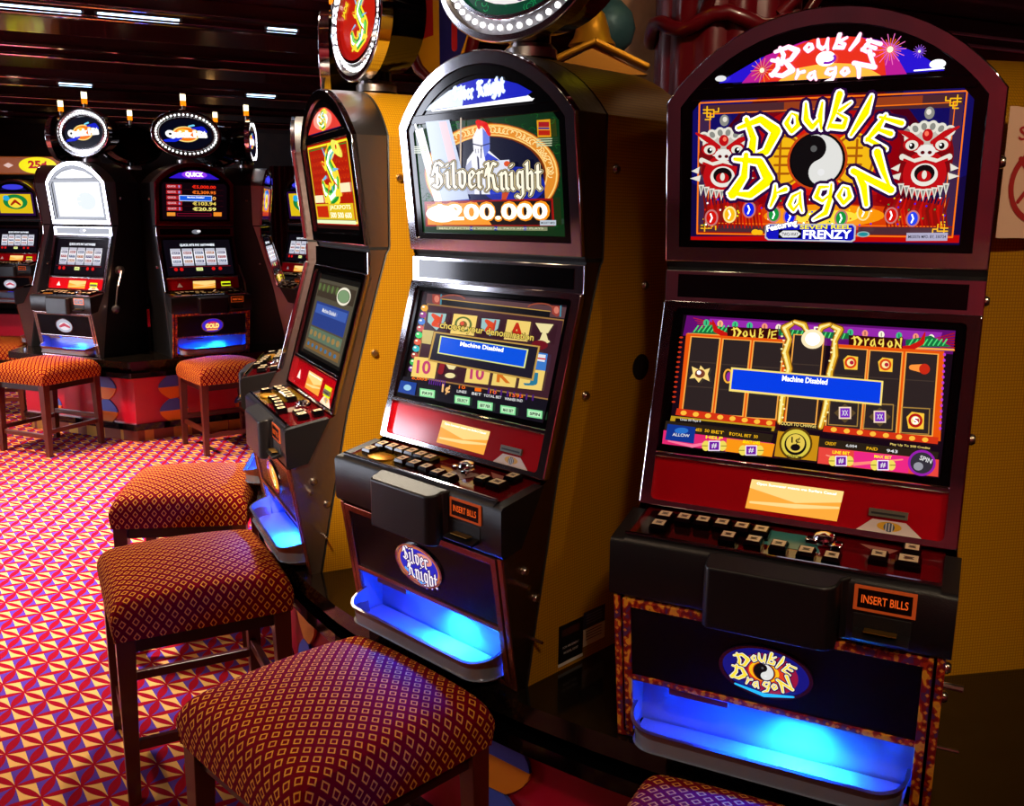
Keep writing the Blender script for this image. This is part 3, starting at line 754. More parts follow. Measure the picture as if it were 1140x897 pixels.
def art_dd(arch, a, kind):
    if kind == 'top':
        # arched window: night sky, glow and fireworks around white lettering
        s = arch
        s.poly([(3, 96), (22, 40), (38, 16), (50, 4), (66, 6), (80, 30), (97, 96)], E(40, 20, 210))
        s.poly([(14, 99), (24, 36), (40, 8), (60, 4), (74, 24), (82, 99)], E(190, 30, 150)); s.poly([(22, 99), (30, 30), (44, 4), (62, 4), (72, 36), (74, 99)], E(235, 50, 30))
        s.ell(50, 92, 32, 30, E(255, 130, 40)) if False else s.poly([(30, 99), (36, 72), (50, 62), (64, 70), (72, 99)], E(255, 180, 60, 1.2))
        n0 = Art(s.mb, ((0, 0), (400, 0), (400, 68), (0, 68)), (-.2, .2, 1.231, 1.299), TOP, base=.0036)
        firework(n0, 92, 48, 20, E(255, 150, 60), RD); firework(n0, 300, 28, 24, E(255, 120, 200), OR); firework(n0, 345, 34, 10, E(200, 120, 255), BL)
        for i, (ch, x, y, h, r) in enumerate(DRG):
            n0.brush(ch, 200 + (x - 518) * .36, 38 + (y - 490) * .19, h * .24, r, [(2.2, E(255, 150, 200, 1.2)), (1.2, WH)], 1.6)
        n0.ell(200, 36, 16, 12, WH); n0.ring(203, 36, 14, 9, 4, PU, 16, -40, 120)
        n0.ell(22, 58, 10, 5, LW); n0.ell(374, 55, 12, 7, WH); n0.line([(340, 63), (384, 62)], 2, WH)
        # main glass
        a.full(E(16, 8, 60), .014)
        a.rect_(120, 250, 975, 300, E(10, 6, 50)); a.ell(170, 380, 180, 190, E(16, 12, 96)); a.ell(905, 370, 160, 190, E(14, 12, 90))
        for rx, ry, c in ((330, 250, (70, 0, 20)), (290, 215, (120, 4, 16)), (240, 180, (176, 12, 12)), (215, 140, (214, 26, 10))): a.ell(525, 500, rx, ry, E(*c))
        a.poly([(140, 640), (330, 600), (700, 600), (950, 640), (950, 740), (138, 722)], E(150, 10, 10)); a.ell(545, 670, 300, 42, E(214, 60, 6)); a.ell(540, 665, 190, 36, E(250, 150, 10)); a.ell(540, 668, 110, 22, E(255, 225, 60))
        a.rect_(120, 728, 970, 752, E(190, 8, 6))
        a.poly([(150, 326), (945, 296), (942, 338), (155, 352)], E(76, 38, 44)); a.poly([(400, 318), (820, 302), (820, 330), (400, 344)], E(150, 60, 26))
        a.poly([(145, 690), (365, 696), (365, 716), (145, 712)], E(76, 40, 50)); a.poly([(650, 700), (945, 704), (945, 728), (650, 724)], E(76, 40, 50))
        a.poly([(140, 350), (174, 352), (170, 690), (140, 690)], E(60, 34, 70)); a.poly([(905, 330), (945, 330), (945, 700), (905, 698)], E(60, 34, 70))
        for d, w in ((0, 5), (33, 3)):
            a.line([(141 + d, 318 + d), (952 - d, 290 + d), (948 - d, 734 - d), (141 + d, 718 - d)], w, E(255, 120, 20), True)
        for cx, cy, fx, fy in ((165, 345, 1, 1), (925, 318, -1, 1), (165, 695, 1, -1), (920, 708, -1, -1)):
            for q in ([(0, -20), (0, 18), (26, 18), (26, -8), (-14, -8)], [(-14, 4), (14, 4), (14, 28), (-6, 28)], [(26, 0), (44, 0), (44, -14)]):
                a.line([(cx + fx * x * .8, cy + fy * y * .8) for x, y in q], 4, GO)
        # brocade behind the lions
        for k in range(18):
            a.stroke([(160 + 11 * k, 600, 2), (168 + 10 * k, 640, 5), (162 + 11 * k, 700, 2)], E(120 + (k * 37) % 90, 16, 10))
            a.stroke([(740 + 11 * k, 610, 2), (730 + 11 * k, 650, 5), (742 + 11 * k, 700, 2)], E(120 + (k * 53) % 90, 16, 10))
        a.poly([(300, 380), (260, 520), (300, 640), (360, 620), (330, 480)], E(140, 0, 10)); a.poly([(745, 380), (790, 520), (750, 640), (700, 620), (720, 480)], E(140, 0, 10))
        lion(a, 222, 478, 1.0, -1); lion(a, 846, 470, 1.08, 1)
        for k in range(110):
            x, y = random.uniform(160, 930), random.uniform(600, 690)
            a.n -= 1; a.ell(x, y, 3, 3, random.choice((YE, RD, GO, BL, WH, GR)), n=6)
        for x, y, c in ((195, 665, RD), (252, 655, GO), (312, 640, BL), (390, 655, GR), (440, 662, BL), (600, 668, GR), (668, 650, GO), (755, 660, RD), (822, 670, E(40, 70, 240))):
            a.ell(x, y, 21, 26, E(*((255, 230, 150) if c is GO else (200, 120, 120)))); a.ell(x, y, 16, 21, c); a.line([(x - 3, y - 12), (x + 2, y), (x - 3, y + 12)], 5, WH)
        dragon_logo(a, 518, 490, 1., YE, E(255, 255, 255, 1.3), PUK, 15)
        a.poly([(368, 690), (378, 682), (640, 684), (650, 692), (650, 734), (640, 741), (378, 734), (368, 726)], E(190, 190, 200)); a.poly([(372, 692), (380, 686), (638, 688), (645, 696), (645, 730), (637, 736), (380, 730), (372, 722)], E(18, 20, 190))
        a.rect_(410, 701, 482, 728, BLK); a.poly([(412, 714), (424, 704), (468, 704), (480, 714), (468, 725), (424, 725)], LW); a.text('TWO-WAY', 446, 715, 52, 11, BLK)
        a.text('FRENZY', 562, 716, 150, 27, WH, 0, .03); a.text('SEVEN REEL', 556, 693, 160, 13, YE, 0, .03); a.line([(540, 733), (620, 736)], 2, LW)
        a.text('Featuring', 420, 690, 100, 30, PUK, -12, .07); a.text('Featuring', 420, 690, 96, 26, WH, -12, .035)
        a.ell(674, 716, 20, 9, E(150, 180, 180)); a.ell(674, 716, 15, 6, E(30, 140, 150)); a.ell(338, 708, 12, 9, GO); a.ell(352, 709, 10, 8, GO)
        a.rect_(808, 712, 935, 737, E(176, 172, 200)); a.text('MG0376 MFD. BY, 330724', 872, 725, 116, 11, E(40, 36, 50))
    elif kind == 'screen':
        K = E(20, 14, 16); Y2 = E(255, 226, 120)
        a.full(E(22, 8, 20), 0)
        L = lambda x: 0.
        sky = [(190, 172), (1000, 217), (990, 290), (180, 235)]
        a.poly(sky, E(96, 12, 110)); a.poly([(260, 182), (960, 222), (950, 250), (250, 205)], E(150, 40, 170))
        for k in range(7): a.stroke([(210 + 6 * k, 180 + 8 * k, 1), (270, 196 + 3 * k, 2)], E(190, 30, 30)); a.stroke([(920, 246 + 2 * k, 1), (995, 225 + 9 * k, 2)], E(170, 20, 20))
        for k, c in enumerate(((60, 190, 130), (255, 180, 130), (60, 200, 130), (60, 190, 140), (250, 150, 120), (255, 240, 210), (60, 190, 130), (250, 150, 120), (255, 250, 220), (60, 190, 130), (250, 150, 120), (250, 250, 220))):
            x = (250, 292, 337, 381, 426, 468, 684, 728, 777, 830, 880, 927)[k]; y = 196 + (x - 250) * .066
            a.ell(x, y, 9, 11, E(*c)); a.line([(x, y - 5), (x, y + 5)], 3, E(c[0] // 2, c[1] // 2, c[2] // 2))
        # pagoda roofs
        for x0, x1, f in ((205, 330, 1), (850, 985, -1)):
            y0 = 228 + (x0 - 205) * .062
            pts = [(x0, y0), (x0 + 60, y0 - 26), (x1, y0 - 12), (x1, y0 + 8)] if f > 0 else [(x0, y0 - 20), (x1 - 60, y0 - 34), (x1, y0), (x0, y0 + 2)]
            a.poly(pts, E(20, 110, 60))
            for k in range(8): xx = x0 + 10 + (x1 - x0 - 20) * k / 8; a.line([(xx, y0 - 4), (xx + 12, y0 - 22)], 4, E(80, 220, 120))
            a.line([(x0 - 8, y0 + 4), (x1 + 8, y0 + 10)], 6, E(255, 170, 70))
        a.poly([(470, 215), (680, 228), (680, 246), (470, 236)], E(20, 110, 60))
        for k in range(14): a.line([(480 + 14 * k, 232 + k), (486 + 14 * k, 218 + k)], 4, E(90, 220, 120))
        for x, f in ((290, 1), (890, -1)): a.stroke([(x - f * 18, 190 + (x - 290) * .06, 2), (x - f * 8, 220 + (x - 290) * .06, 8), (x + f * 25, 238 + (x - 290) * .06, 9), (x + f * 46, 236 + (x - 290) * .06, 5)], E(200, 20, 16))
        a.poly([(315, 210), (470, 216), (470, 254), (318, 246)], E(46, 10, 12)); a.poly([(680, 234), (840, 244), (840, 282), (680, 270)], E(46, 10, 12))
        xs = 0
        for w_, x0, y0, sc in (('DoubE', 345, 229, 29), ('DragoN', 706, 256, 31)):
            x = x0
            for i, ch in enumerate({'DoubE': 'DoublE', 'DragoN': 'DragoN'}[w_]):
                a.brush(ch, x, y0 + i * 1.2, sc * (1.1 if i == 0 else .85), 0, [(3, E(90, 10, 0)), (0, E(250, 226, 90))], .9); x += BR[ch][0] * sc * .85 + 5
        # reels
        cols = [(212, 298, 243, 468), (308, 390, 250, 478), (400, 488, 256, 486), (520, 608, 236, 500), (636, 738, 276, 518), (746, 842, 284, 526), (854, 948, 290, 534)]
        a.poly([(195, 232), (500, 250), (495, 500), (180, 470)], E(232, 84, 12)); a.poly([(628, 262), (965, 284), (950, 556), (612, 524)], E(232, 84, 12))
        for k, (x0, x1, y0, y1) in enumerate(cols):
            sk = -.085; f_ = lambda x, y: (x + (y - y0) * sk, y + (x - x0) * .06)
            a.poly([f_(x0 - 4, y0 - 3), f_(x1 + 1, y0 - 3), f_(x1 + 1, y1 + 3), f_(x0 - 4, y1 + 3)], E(250, 170, 70))
            a.poly([f_(x0, y0), f_(x1 - 3, y0), f_(x1 - 3, y1), f_(x0, y1)], E(44, 34, 34))
            for yy in (y0 + (y1 - y0) / 3, y0 + 2 * (y1 - y0) / 3): a.poly([f_(x0 + 3, yy - 1), f_(x1 - 6, yy - 1), f_(x1 - 6, yy + 2), f_(x0 + 3, yy + 2)], E(66, 52, 44))
        # centre portal with gold dragons
        for pts in ([(520, 196, 8), (490, 215, 14), (505, 250, 10), (492, 290, 13), (505, 340, 12), (490, 400, 12), (485, 450, 12), (480, 500, 10)],
                    [(520, 196, 8), (548, 206, 12), (560, 230, 8)], [(625, 204, 8), (655, 220, 14), (640, 255, 10), (640, 300, 13), (626, 350, 12), (622, 410, 12), (614, 460, 12), (600, 515, 10)], [(625, 204, 8), (600, 212, 12), (588, 236, 8)]):
            a.stroke(pts, E(120, 70, 10)); a.stroke([(x, y, r * .72) for x, y, r in pts], E(226, 170, 40)); a.stroke([(x - 2, y, r * .3) for x, y, r in pts], E(255, 240, 150))
        for k in range(22): a.n -= 1; a.ell(488 + 6 * sin(k * 2.1), 215 + 13 * k, 4, 3, E(255, 244, 170), n=6); a.ell(640 - k * 1.3 + 6 * sin(k * 2.4), 225 + 13 * k, 4, 3, E(255, 244, 170), n=6)
        a.text('x5', 573, 225, 40, 26, E(255, 250, 220)); a.ell(575, 250, 24, 22, E(255, 250, 220, 1.5)); a.ell(575, 250, 34, 30, E(255, 236, 190)); a.ell(575, 250, 22, 20, WH)
        # symbols
        def coin(x, y, s, c):
            a.poly([(x - s, y - s * .4), (x - s * .4, y - s), (x + s, y - s * .8), (x + s * .9, y + s), (x - s * .8, y + s * .9)], E(255, 200, 60)); a.ell(x, y, s * .8, s * .8, E(*c)); a.ell(x, y, s * .5, s * .5, E(255, 236, 160)); a.ell(x + s * .15, y, s * .28, s * .28, E(180, 30, 60))
        a.poly([(218, 335), (240, 345), (244, 332), (256, 345), (272, 340), (266, 358), (272, 380), (250, 370), (240, 384), (228, 370), (212, 372), (222, 356)], E(255, 220, 130)); a.ell(243, 357, 15, 13, E(120, 60, 40)); a.ell(240, 354, 6, 6, WH)
        a.ring(326, 364, 14, 22, 5, E(255, 180, 60)); a.ell(330, 366, 9, 14, E(150, 40, 160))
        coin(688, 322, 22, (220, 60, 20)); coin(791, 328, 22, (220, 70, 20)); a.stroke([(868, 336, 8), (905, 340, 14)], E(255, 150, 60)); a.ell(906, 341, 16, 16, E(200, 40, 20))
        def gem(x, y): a.poly([(x - 32, y), (x, y - 28), (x + 32, y), (x, y + 30)], E(90, 70, 40)); a.rect_(x - 18, y - 18, x + 18, y + 18, E(250, 220, 190)); a.rect_(x - 14, y - 14, x + 14, y + 14, E(120, 40, 190)); a.text('XX', x, y, 18, 16, LW)
        gem(672, 474); gem(774, 485); coin(878, 496, 26, (180, 20, 20)); a.text('S', 878, 496, 14, 20, WH)
        for x, y, w, h in ((672, 474, 44, 40), (774, 485, 44, 40), (882, 497, 42, 40)): a.line([(x - w, y - h), (x + w - 4, y - h + 4), (x + w - 8, y + h), (x - w - 4, y + h - 5)], 3, E(170, 130, 60), True)
        # message box
        a.poly([(336, 338), (785, 378), (779, 452), (331, 410)], Y2); a.poly([(342, 344), (779, 382), (774, 446), (337, 404)], E(6, 60, 226, 1.05))
        a.text('Machine Disabled', 554, 376, 134, 17, WH, 5, .02)
        # lower rail and buttons
        a.poly([(180, 462), (470, 500), (468, 520), (176, 482)], E(210, 50, 20)); a.poly([(612, 512), (945, 546), (942, 566), (608, 530)], E(210, 50, 20))
        for k in range(8): a.ell(200 + 36 * k, 476 + 4.2 * k, 9, 7, E(255, 190, 60)); a.ell(640 + 38 * k, 524 + 4.2 * k, 9, 7, E(255, 190, 60))
        a.poly([(165, 485), (470, 516), (466, 530), (162, 500)], E(190, 150, 30)); a.poly([(178, 492), (460, 520), (458, 532), (176, 503)], K); a.text('Lines 50 Pays 5', 222, 499, 60, 8, LW, 5)
        a.poly([(150, 500), (465, 540), (458, 566), (146, 526)], E(40, 30, 20)); a.poly([(600, 550), (945, 590), (940, 612), (597, 575)], E(40, 30, 20)); a.text('Play Up To 200 Credits', 862, 573, 116, 8, Y2, 6)
        for x, t in ((250, 'LINES  50'), (312, 'BET  1'), (378, 'TOTAL BET  50')): a.text(t, x, 527 + (x - 250) * .12, 56 if x < 370 else 84, 9, GO, 6)
        for x, t in ((632, 'CREDIT'), (692, '6,004'), (752, 'PAID'), (810, '943')): a.text(t, x, 566 + (x - 632) * .12, 32, 9, GO if t.isalpha() else LW, 6)
        a.poly([(145, 528), (466, 566), (460, 605), (142, 568)], E(226, 40, 110)); a.poly([(598, 576), (945, 612), (942, 662), (594, 624)], E(232, 70, 60)); a.poly([(330, 552), (470, 568), (462, 606), (326, 590)], E(250, 150, 20)); a.poly([(700, 588), (860, 604), (856, 652), (698, 634)], E(236, 40, 130))
        a.stroke([(160, 560, 2), (230, 575, 5), (300, 560, 2)], E(255, 120, 160)); a.stroke([(620, 600, 2), (700, 626, 5), (840, 612, 2)], E(255, 140, 120))
        for x, y, t in ((294, 574, 'HELP'), (402, 587, 'SELECT LINES'), (663, 617, 'LINE BET'), (784, 629, 'MAX BET')):
            for sg in (-1, 1): a.ell(x + sg * 24, y, 12, 15, E(240, 220, 90)); a.line([(x + sg * 20, y), (x + sg * 36, y)], 2, E(90, 60, 10))
            a.rect_(x - 17, y - 15, x + 17, y + 15, E(250, 230, 250)); a.rect_(x - 14, y - 12, x + 14, y + 12, E(110, 20, 160)); a.text('#', x, y, 16, 15, LW); a.text(t, x, y - 24, 50, 9, YE, 5, .02)
        a.poly([(158, 510), (240, 520), (236, 568), (152, 557)], E(16, 50, 140)); a.ell(199, 530, 20, 9, E(40, 110, 200)); a.text('ALLOW', 198, 543, 50, 9, LW, 5)
        a.poly([(480, 530), (600, 545), (592, 618), (470, 604)], E(200, 140, 20)); a.ell(532, 567, 48, 48, E(90, 60, 10)); a.ell(532, 567, 42, 42, E(220, 200, 70)); a.ell(531, 569, 32, 32, K); a.ell(531, 566, 27, 27, E(230, 200, 80)); a.text('1¢', 532, 558, 26, 22, K); a.ell(531, 578, 14, 10, K); a.text('DENOM', 528, 606, 40, 9, K, 5); a.text('TOUCH TO CHANGE', 536, 511, 110, 10, Y2, 5)
        a.ell(896, 622, 40, 38, E(150, 30, 170)); a.ell(896, 622, 33, 31, E(50, 46, 56)); a.ell(886, 632, 14, 12, E(150, 150, 160)); a.text('SPIN', 908, 612, 36, 14, LW, 20)
        for k in range(14): a.n -= 1; a.ell(966 - 1.2 * k, 300 + 17 * k, 4, 5, E(190, 60, 210), n=6); a.ell(190 - 1.2 * k, 250 + 15 * k, 6, 3, E(200, 50, 20), n=6)
    else:
        a.ell(0, 0, 74, 46, E(20, 20, 120)); a.ell(6, 2, 50, 40, E(150, 20, 60)); a.ell(4, 2, 34, 30, E(220, 60, 30))
        a.ell(-2, 0, 26, 20, GO)
        dragon_logo(a, -2, 0, .215, E(255, 226, 60), LW, PUK, 15, False); a.stroke([(-50, 34, 2), (0, 44, 4), (50, 34, 2)], E(40, 190, 255))

def knight(a, x, y, s):
    F = lambda u, v: (x + u * s, y + v * s)
    W_ = E(236, 238, 250); S_ = E(170, 176, 210); K_ = E(30, 30, 80)
    a.poly([F(-42, 40), F(-20, 8), F(20, 8), F(60, 46), (F(80, 150)), F(-60, 150)], W_); a.poly([F(8, 10), F(60, 46), F(80, 150), F(24, 150)], E(40, 60, 200))
    a.poly([F(-46, 60), F(-30, 40), F(-22, 150), F(-56, 150)], S_); a.line([F(-10, 30), F(-4, 150)], 5 * s, K_)
    a.poly([F(-24, -30), F(-10, -58), F(10, -60), F(26, -34), F(26, 6), F(10, 32), F(-6, 36), F(-22, 10)], W_); a.poly([F(6, -60), F(26, -34), F(26, 6), F(10, 32), F(6, 0)], E(100, 120, 220))
    a.line([F(-24, -10), F(2, -4), F(27, -12)], 3.5 * s, K_); a.line([F(2, -4), F(0, 34)], 2.5 * s, K_)
    for k in range(3): a.line([F(-16 + 8 * k, 6), F(-15 + 8 * k, 18)], 1.5 * s, K_)
    a.stroke([F(-4, -60) + (4 * s,), F(-6, -78) + (8 * s,), F(14, -70) + (9 * s,), F(26, -40) + (5 * s,)], E(220, 20, 16))
    a.line([F(-56, -90), F(-64, 150)], 4.5 * s, E(190, 170, 150))
def art_sk(arch, a, kind):
    if kind == 'top':
        s = arch
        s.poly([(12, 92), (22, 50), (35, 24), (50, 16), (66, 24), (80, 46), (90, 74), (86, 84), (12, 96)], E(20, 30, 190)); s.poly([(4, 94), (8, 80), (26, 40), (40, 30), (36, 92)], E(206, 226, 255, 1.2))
        n0 = Art(s.mb, ((0, 0), (400, 0), (400, 68), (0, 68)), (-.2, .2, 1.231, 1.299), TOP, base=.0036)
        n0.nib('Silver', 118, 48, 17, [(3., E(200, 220, 255, 1.3)), (0, WH)], 1.0, 0, .22); n0.nib('Knight', 200, 46, 19, [(3., E(200, 220, 255, 1.3)), (0, WH)], 1.0, -2, .22)
        G1 = E(10, 66, 24); G2 = E(30, 130, 40)
        a.full(E(8, 46, 18), .012)
        for k in range(230):
            x, y = random.uniform(110, 600), random.uniform(380, 800); t = random.uniform(0, 360)
            a.n -= 1; a.ring(x, y, 11, 8, 2.5, G2 if k % 3 else G1, 7, t, t + 200)
        a.ell(372, 600, 232, 188, E(120, 50, 10)); a.ring(372, 600, 228, 184, 44, E(228, 140, 40), 48); a.ring(372, 600, 224, 180, 5, E(255, 210, 120), 48); a.ring(372, 600, 190, 146, 5, E(255, 200, 110), 48)
        for k in range(44):
            t = radians(180 + 180 * k / 43); a.ring(372 + 207 * cos(t), 600 + 163 * sin(t), 12, 12, 3.5, E(255, 224, 150), 10, k * 60, k * 60 + 250)
        a.ell(372, 600, 182, 138, E(10, 12, 40)); a.poly([(190, 600), (555, 600), (560, 700), (180, 700)], E(14, 18, 70)); a.ell(450, 640, 110, 70, E(26, 40, 160)); a.poly([(200, 640), (270, 580), (300, 700), (190, 700)], E(40, 60, 170))
        knight(a, 343, 500, 1.15); a.poly([(368, 555), (400, 548), (440, 545), (440, 640), (380, 650)], E(220, 224, 240)); a.ell(432, 560, 11, 10, E(220, 80, 30)); a.stroke([(420, 690, 8), (432, 640, 16), (425, 600, 8)], E(200, 70, 30)); a.stroke([(225, 700, 10), (240, 670, 12)], E(255, 190, 60))
        a.poly([(160, 410), (240, 402), (300, 690), (200, 700)], E(190, 205, 235, .9)); a.poly([(205, 410), (230, 408), (262, 560), (236, 566)], E(240, 190, 200, 1.)); a.poly([(124, 440), (150, 430), (222, 760), (196, 765)], E(235, 240, 250, 1.)); a.line([(126, 420), (215, 770)], 6, WH)  # pale slanted bands: reflection painted across the left of the glass
        a.poly([(535, 402), (580, 398), (584, 462), (538, 464)], E(226, 150, 20)); a.rect_(541, 408, 577, 426, E(160, 20, 30)); a.rect_(541, 438, 580, 456, E(180, 30, 10)); a.rect_(541, 428, 578, 434, E(40, 30, 140))
        for k in range(4): a.line([(536, 470 + 8 * k), (586, 468 + 8 * k)], 4, E(190, 200, 160)); a.line([(122, 500 + 7 * k), (160, 499 + 7 * k)], 4, E(180, 190, 160))
        LL = [(9.5, E(16, 12, 10)), (7.5, E(220, 200, 150)), (5.5, E(12, 10, 10)), (1.2, E(250, 240, 216, 1.1))]
        a.nib('Silver', 178, 648, 62, LL, .74, 0, .13); a.nib('Knight', 362, 656, 66, LL, .68, -1, .13)
        a.poly([(150, 700), (592, 686), (598, 790), (152, 792)], E(150, 12, 10)); a.poly([(158, 708), (586, 694), (590, 786), (158, 786)], E(180, 90, 10)); a.poly([(330, 700), (586, 694), (590, 786), (330, 786)], E(26, 16, 16))
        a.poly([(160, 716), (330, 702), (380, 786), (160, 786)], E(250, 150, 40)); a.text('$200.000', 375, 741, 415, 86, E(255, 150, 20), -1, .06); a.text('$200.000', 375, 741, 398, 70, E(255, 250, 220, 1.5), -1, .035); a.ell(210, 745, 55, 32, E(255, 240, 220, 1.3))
        a.rect_(548, 768, 604, 788, E(190, 200, 210)); a.text('MG0377 MFD', 576, 778, 48, 8, E(40, 40, 50)); a.poly([(190, 790), (574, 794), (574, 808), (190, 804)], E(130, 136, 100))
        for x in (305, 390, 492): a.rect_(x, 792, x + 10, 806, E(30, 40, 160))
        a.text('MALFUNCTION VOIDS ALL PAYS AND PLAYS', 380, 799, 360, 7, E(220, 220, 180))
    elif kind == 'screen':
        K = E(18, 16, 20); G_ = E(190, 150, 70); PA = E(240, 210, 130)
        a.full(E(30, 16, 24), 0)
        a.poly([(278, 160), (345, 165), (320, 505), (235, 500)], E(16, 12, 14)); a.poly([(360, 172), (800, 212), (796, 250), (355, 205)], E(90, 60, 64)); a.poly([(405, 190), (745, 228), (742, 246), (402, 210)], K); a.line([(405, 190), (745, 226)], 3, G_)
        for x, y in ((390, 190), (765, 222)): a.poly([(x - 14, y - 16), (x + 16, y - 14), (x + 14, y + 14), (x, y + 22), (x - 14, y + 12)], E(150, 60, 50)); a.ell(x, y, 8, 12, E(210, 120, 100)); a.line([(x + 14, y - 14), (x + 12, y + 20)], 5, E(60, 130, 150))
        for x, y in ((440, 190), (715, 214)): a.ring(x, y, 40, 16, 5, E(150, 70, 50), 16, 180, 360)
        a.poly([(362, 208), (790, 256), (745, 525), (320, 455)], E(60, 30, 40)); a.line([(362, 208), (790, 256), (745, 525), (320, 455)], 5, E(150, 110, 60), True)
        for k, c in enumerate(((230, 160, 30), (140, 40, 130), (60, 120, 210), (200, 80, 80), (60, 210, 110), (220, 90, 60), (50, 180, 190), (170, 70, 60), (60, 180, 90), (110, 60, 150))):
            a.ell(352 - 4.3 * k, 222 + 23 * k, 11, 11, E(*c)); a.ell(349 - 4.3 * k, 218 + 23 * k, 4, 3, E(255, 255, 230))
        lx = lambda u, v: (365 + 84 * u - 20 * v + (0), 222 + 8.5 * u + 78 * v)
        def tile(u, v, c):
            x, y = lx(u, v); a.poly([(x, y), (x + 74, y + 7), (x + 62, y + 74), (x - 12, y + 67)], E(*c)); return x + 31, y + 37
        for v in (0, 2):
            for u in range(5): tile(u, v + .12, (240, 206, 110) if (u, v) in ((1, 0), (3, 0), (0, 2), (2, 2), (3, 2), (4, 2)) else (54, 24, 34))
        for u in (0, 2): x, y = lx(u, .12); a.poly([(x + 5, y + 6), (x + 62, y + 10), (x + 55, y + 40), (x + 30, y + 66), (x + 2, y + 38)], E(150, 190, 190)); a.stroke([(x + 20, y + 15, 6), (x + 36, y + 30, 11), (x + 22, y + 46, 8), (x + 42, y + 54, 4)], E(220, 70, 30)); a.stroke([(x + 48, y + 14, 3), (x + 40, y + 50, 4)], E(190, 60, 40))
        x, y = lx(1, .12); a.ell(x + 31, y + 36, 27, 26, E(90, 110, 50)); a.ell(x + 31, y + 36, 20, 20, PA); a.ell(x + 31, y + 37, 12, 12, E(120, 90, 40)); a.ell(x + 28, y + 33, 6, 7, E(220, 80, 60))
        x, y = lx(3, .12); a.text('A', x + 31, y + 38, 46, 54, E(190, 40, 20), 5, .04)
        x, y = lx(4, .1); gcol = E(236, 220, 160); a.poly([(x + 5, y + 4), (x + 62, y + 8), (x + 44, y + 38), (x + 22, y + 36)], gcol); a.poly([(x + 28, y + 34), (x + 38, y + 36), (x + 46, y + 66), (x + 18, y + 62)], gcol); a.ell(x + 30, y + 66, 20, 7, gcol)
        x, y = lx(4, .9); a.ell(x + 34, y + 16, 26, 16, E(110, 20, 30))
        x, y = lx(0, .95); a.poly([(x + 5, y), (x + 40, y + 4), (x + 30, y + 50), (x + 2, y + 46)], E(200, 180, 110)); x, y = lx(4, 1.2); a.poly([(x + 20, y + 15), (x + 66, y + 22), (x + 58, y + 80), (x + 12, y + 72)], E(60, 120, 200)); a.poly([(x + 26, y + 22), (x + 60, y + 26), (x + 56, y + 50), (x + 22, y + 44)], E(226, 230, 236)); a.line([(x + 24, y + 36), (x + 58, y + 40)], 5, RD)
        for u, t, c in ((0, '10', (190, 60, 110)), (2, '10', (190, 60, 110)), (3, 'K', (214, 110, 30)), (4, 'J', (40, 120, 150))): x, y = lx(u, 2.12); a.text(t, x + 31, y + 36, 44, 46, E(*c), 5, .03)
        x, y = lx(1, 2.1); a.poly([(x + 8, y + 2), (x + 60, y + 8), (x + 42, y + 36), (x + 26, y + 34)], gcol); a.ell(x + 30, y + 56, 16, 9, gcol); a.stroke([(x + 6, y + 20, 8), (x, y + 44, 9)], E(140, 24, 34))
        a.poly([(388, 302), (720, 346), (698, 464), (368, 402)], G_); a.poly([(394, 308), (714, 350), (693, 457), (374, 397)], E(30, 26, 40))
        a.poly([(408, 316), (684, 358), (672, 422), (398, 376)], E(226, 230, 140)); a.poly([(412, 320), (679, 361), (668, 417), (403, 373)], E(10, 80, 220, 1.05)); a.text('Machine Disabled', 538, 352, 136, 15, WH, 8, .02)
        a.text('choose your denomination', 554, 302, 300, 34, E(60, 30, 10), 7.5, .06); a.text('choose your denomination', 554, 302, 296, 30, E(226, 200, 90), 7.5, .02)
        a.poly([(292, 455), (745, 528), (725, 605), (270, 510)], E(20, 16, 26))
        for k in range(8): a.line([(375 + 7 * k, 462 + k), (372 + 7 * k, 480 + k)], 3, E(90, 30, 140)); a.line([(560 + 20 * k, 492 + 3 * k), (558 + 20 * k, 508 + 3 * k)], 6, E(70, 26, 110))
        a.poly([(285, 470), (335, 478), (328, 520), (276, 508)], E(20, 60, 150)); a.ell(306, 494, 12, 10, E(150, 200, 230))
        a.text('1¢', 427, 498, 26, 34, E(250, 190, 120), 6, .03); a.text('6,003', 344, 464, 48, 11, OR, 6)
        for x, t in ((478, '10'), (528, '1'), (576, '10'), (648, '1593')): a.text(t, x, 490 + (x - 478) * .15, 20 if len(t) < 3 else 42, 11, OR, 6)
        for x, t in ((477, 'LINES'), (524, 'BET'), (574, 'TOTAL BET'), (640, 'WINNER PAID')): a.text(t, x, 505 + (x - 478) * .15, 30 if len(t) < 6 else 56, 9, LW, 7)
        for x, y, t in ((370, 513, 'PAYS'), (480, 535, 'SELECT'), (552, 552, 'BET PER'), (624, 566, 'MAX BET'), (708, 577, 'SPIN')): a.poly([(x - 24, y - 18), (x + 24, y - 11), (x + 22, y + 16), (x - 25, y + 9)], E(130, 220, 150)); a.poly([(x - 20, y - 13), (x + 20, y - 7), (x + 18, y + 11), (x - 21, y + 5)], E(190, 240, 190)); a.text(t, x, y, 32, 10, K, 8, .03)
    else:
        a.ell(0, 0, 74, 46, E(200, 110, 60)); a.ell(0, 0, 66, 40, E(30, 40, 190)); a.ell(20, -20, 30, 14, E(230, 150, 130)); a.stroke([(-50, 20, 4), (0, 40, 6), (50, 26, 4)], E(90, 170, 255))
        L = [(3.6, E(50, 20, 110)), (1.0, E(255, 244, 250))]
        a.nib('Silver', -54, -5, 24, L, .95, 4, .12); a.nib('Knight', -42, 34, 25, L, .95, 4, .12)

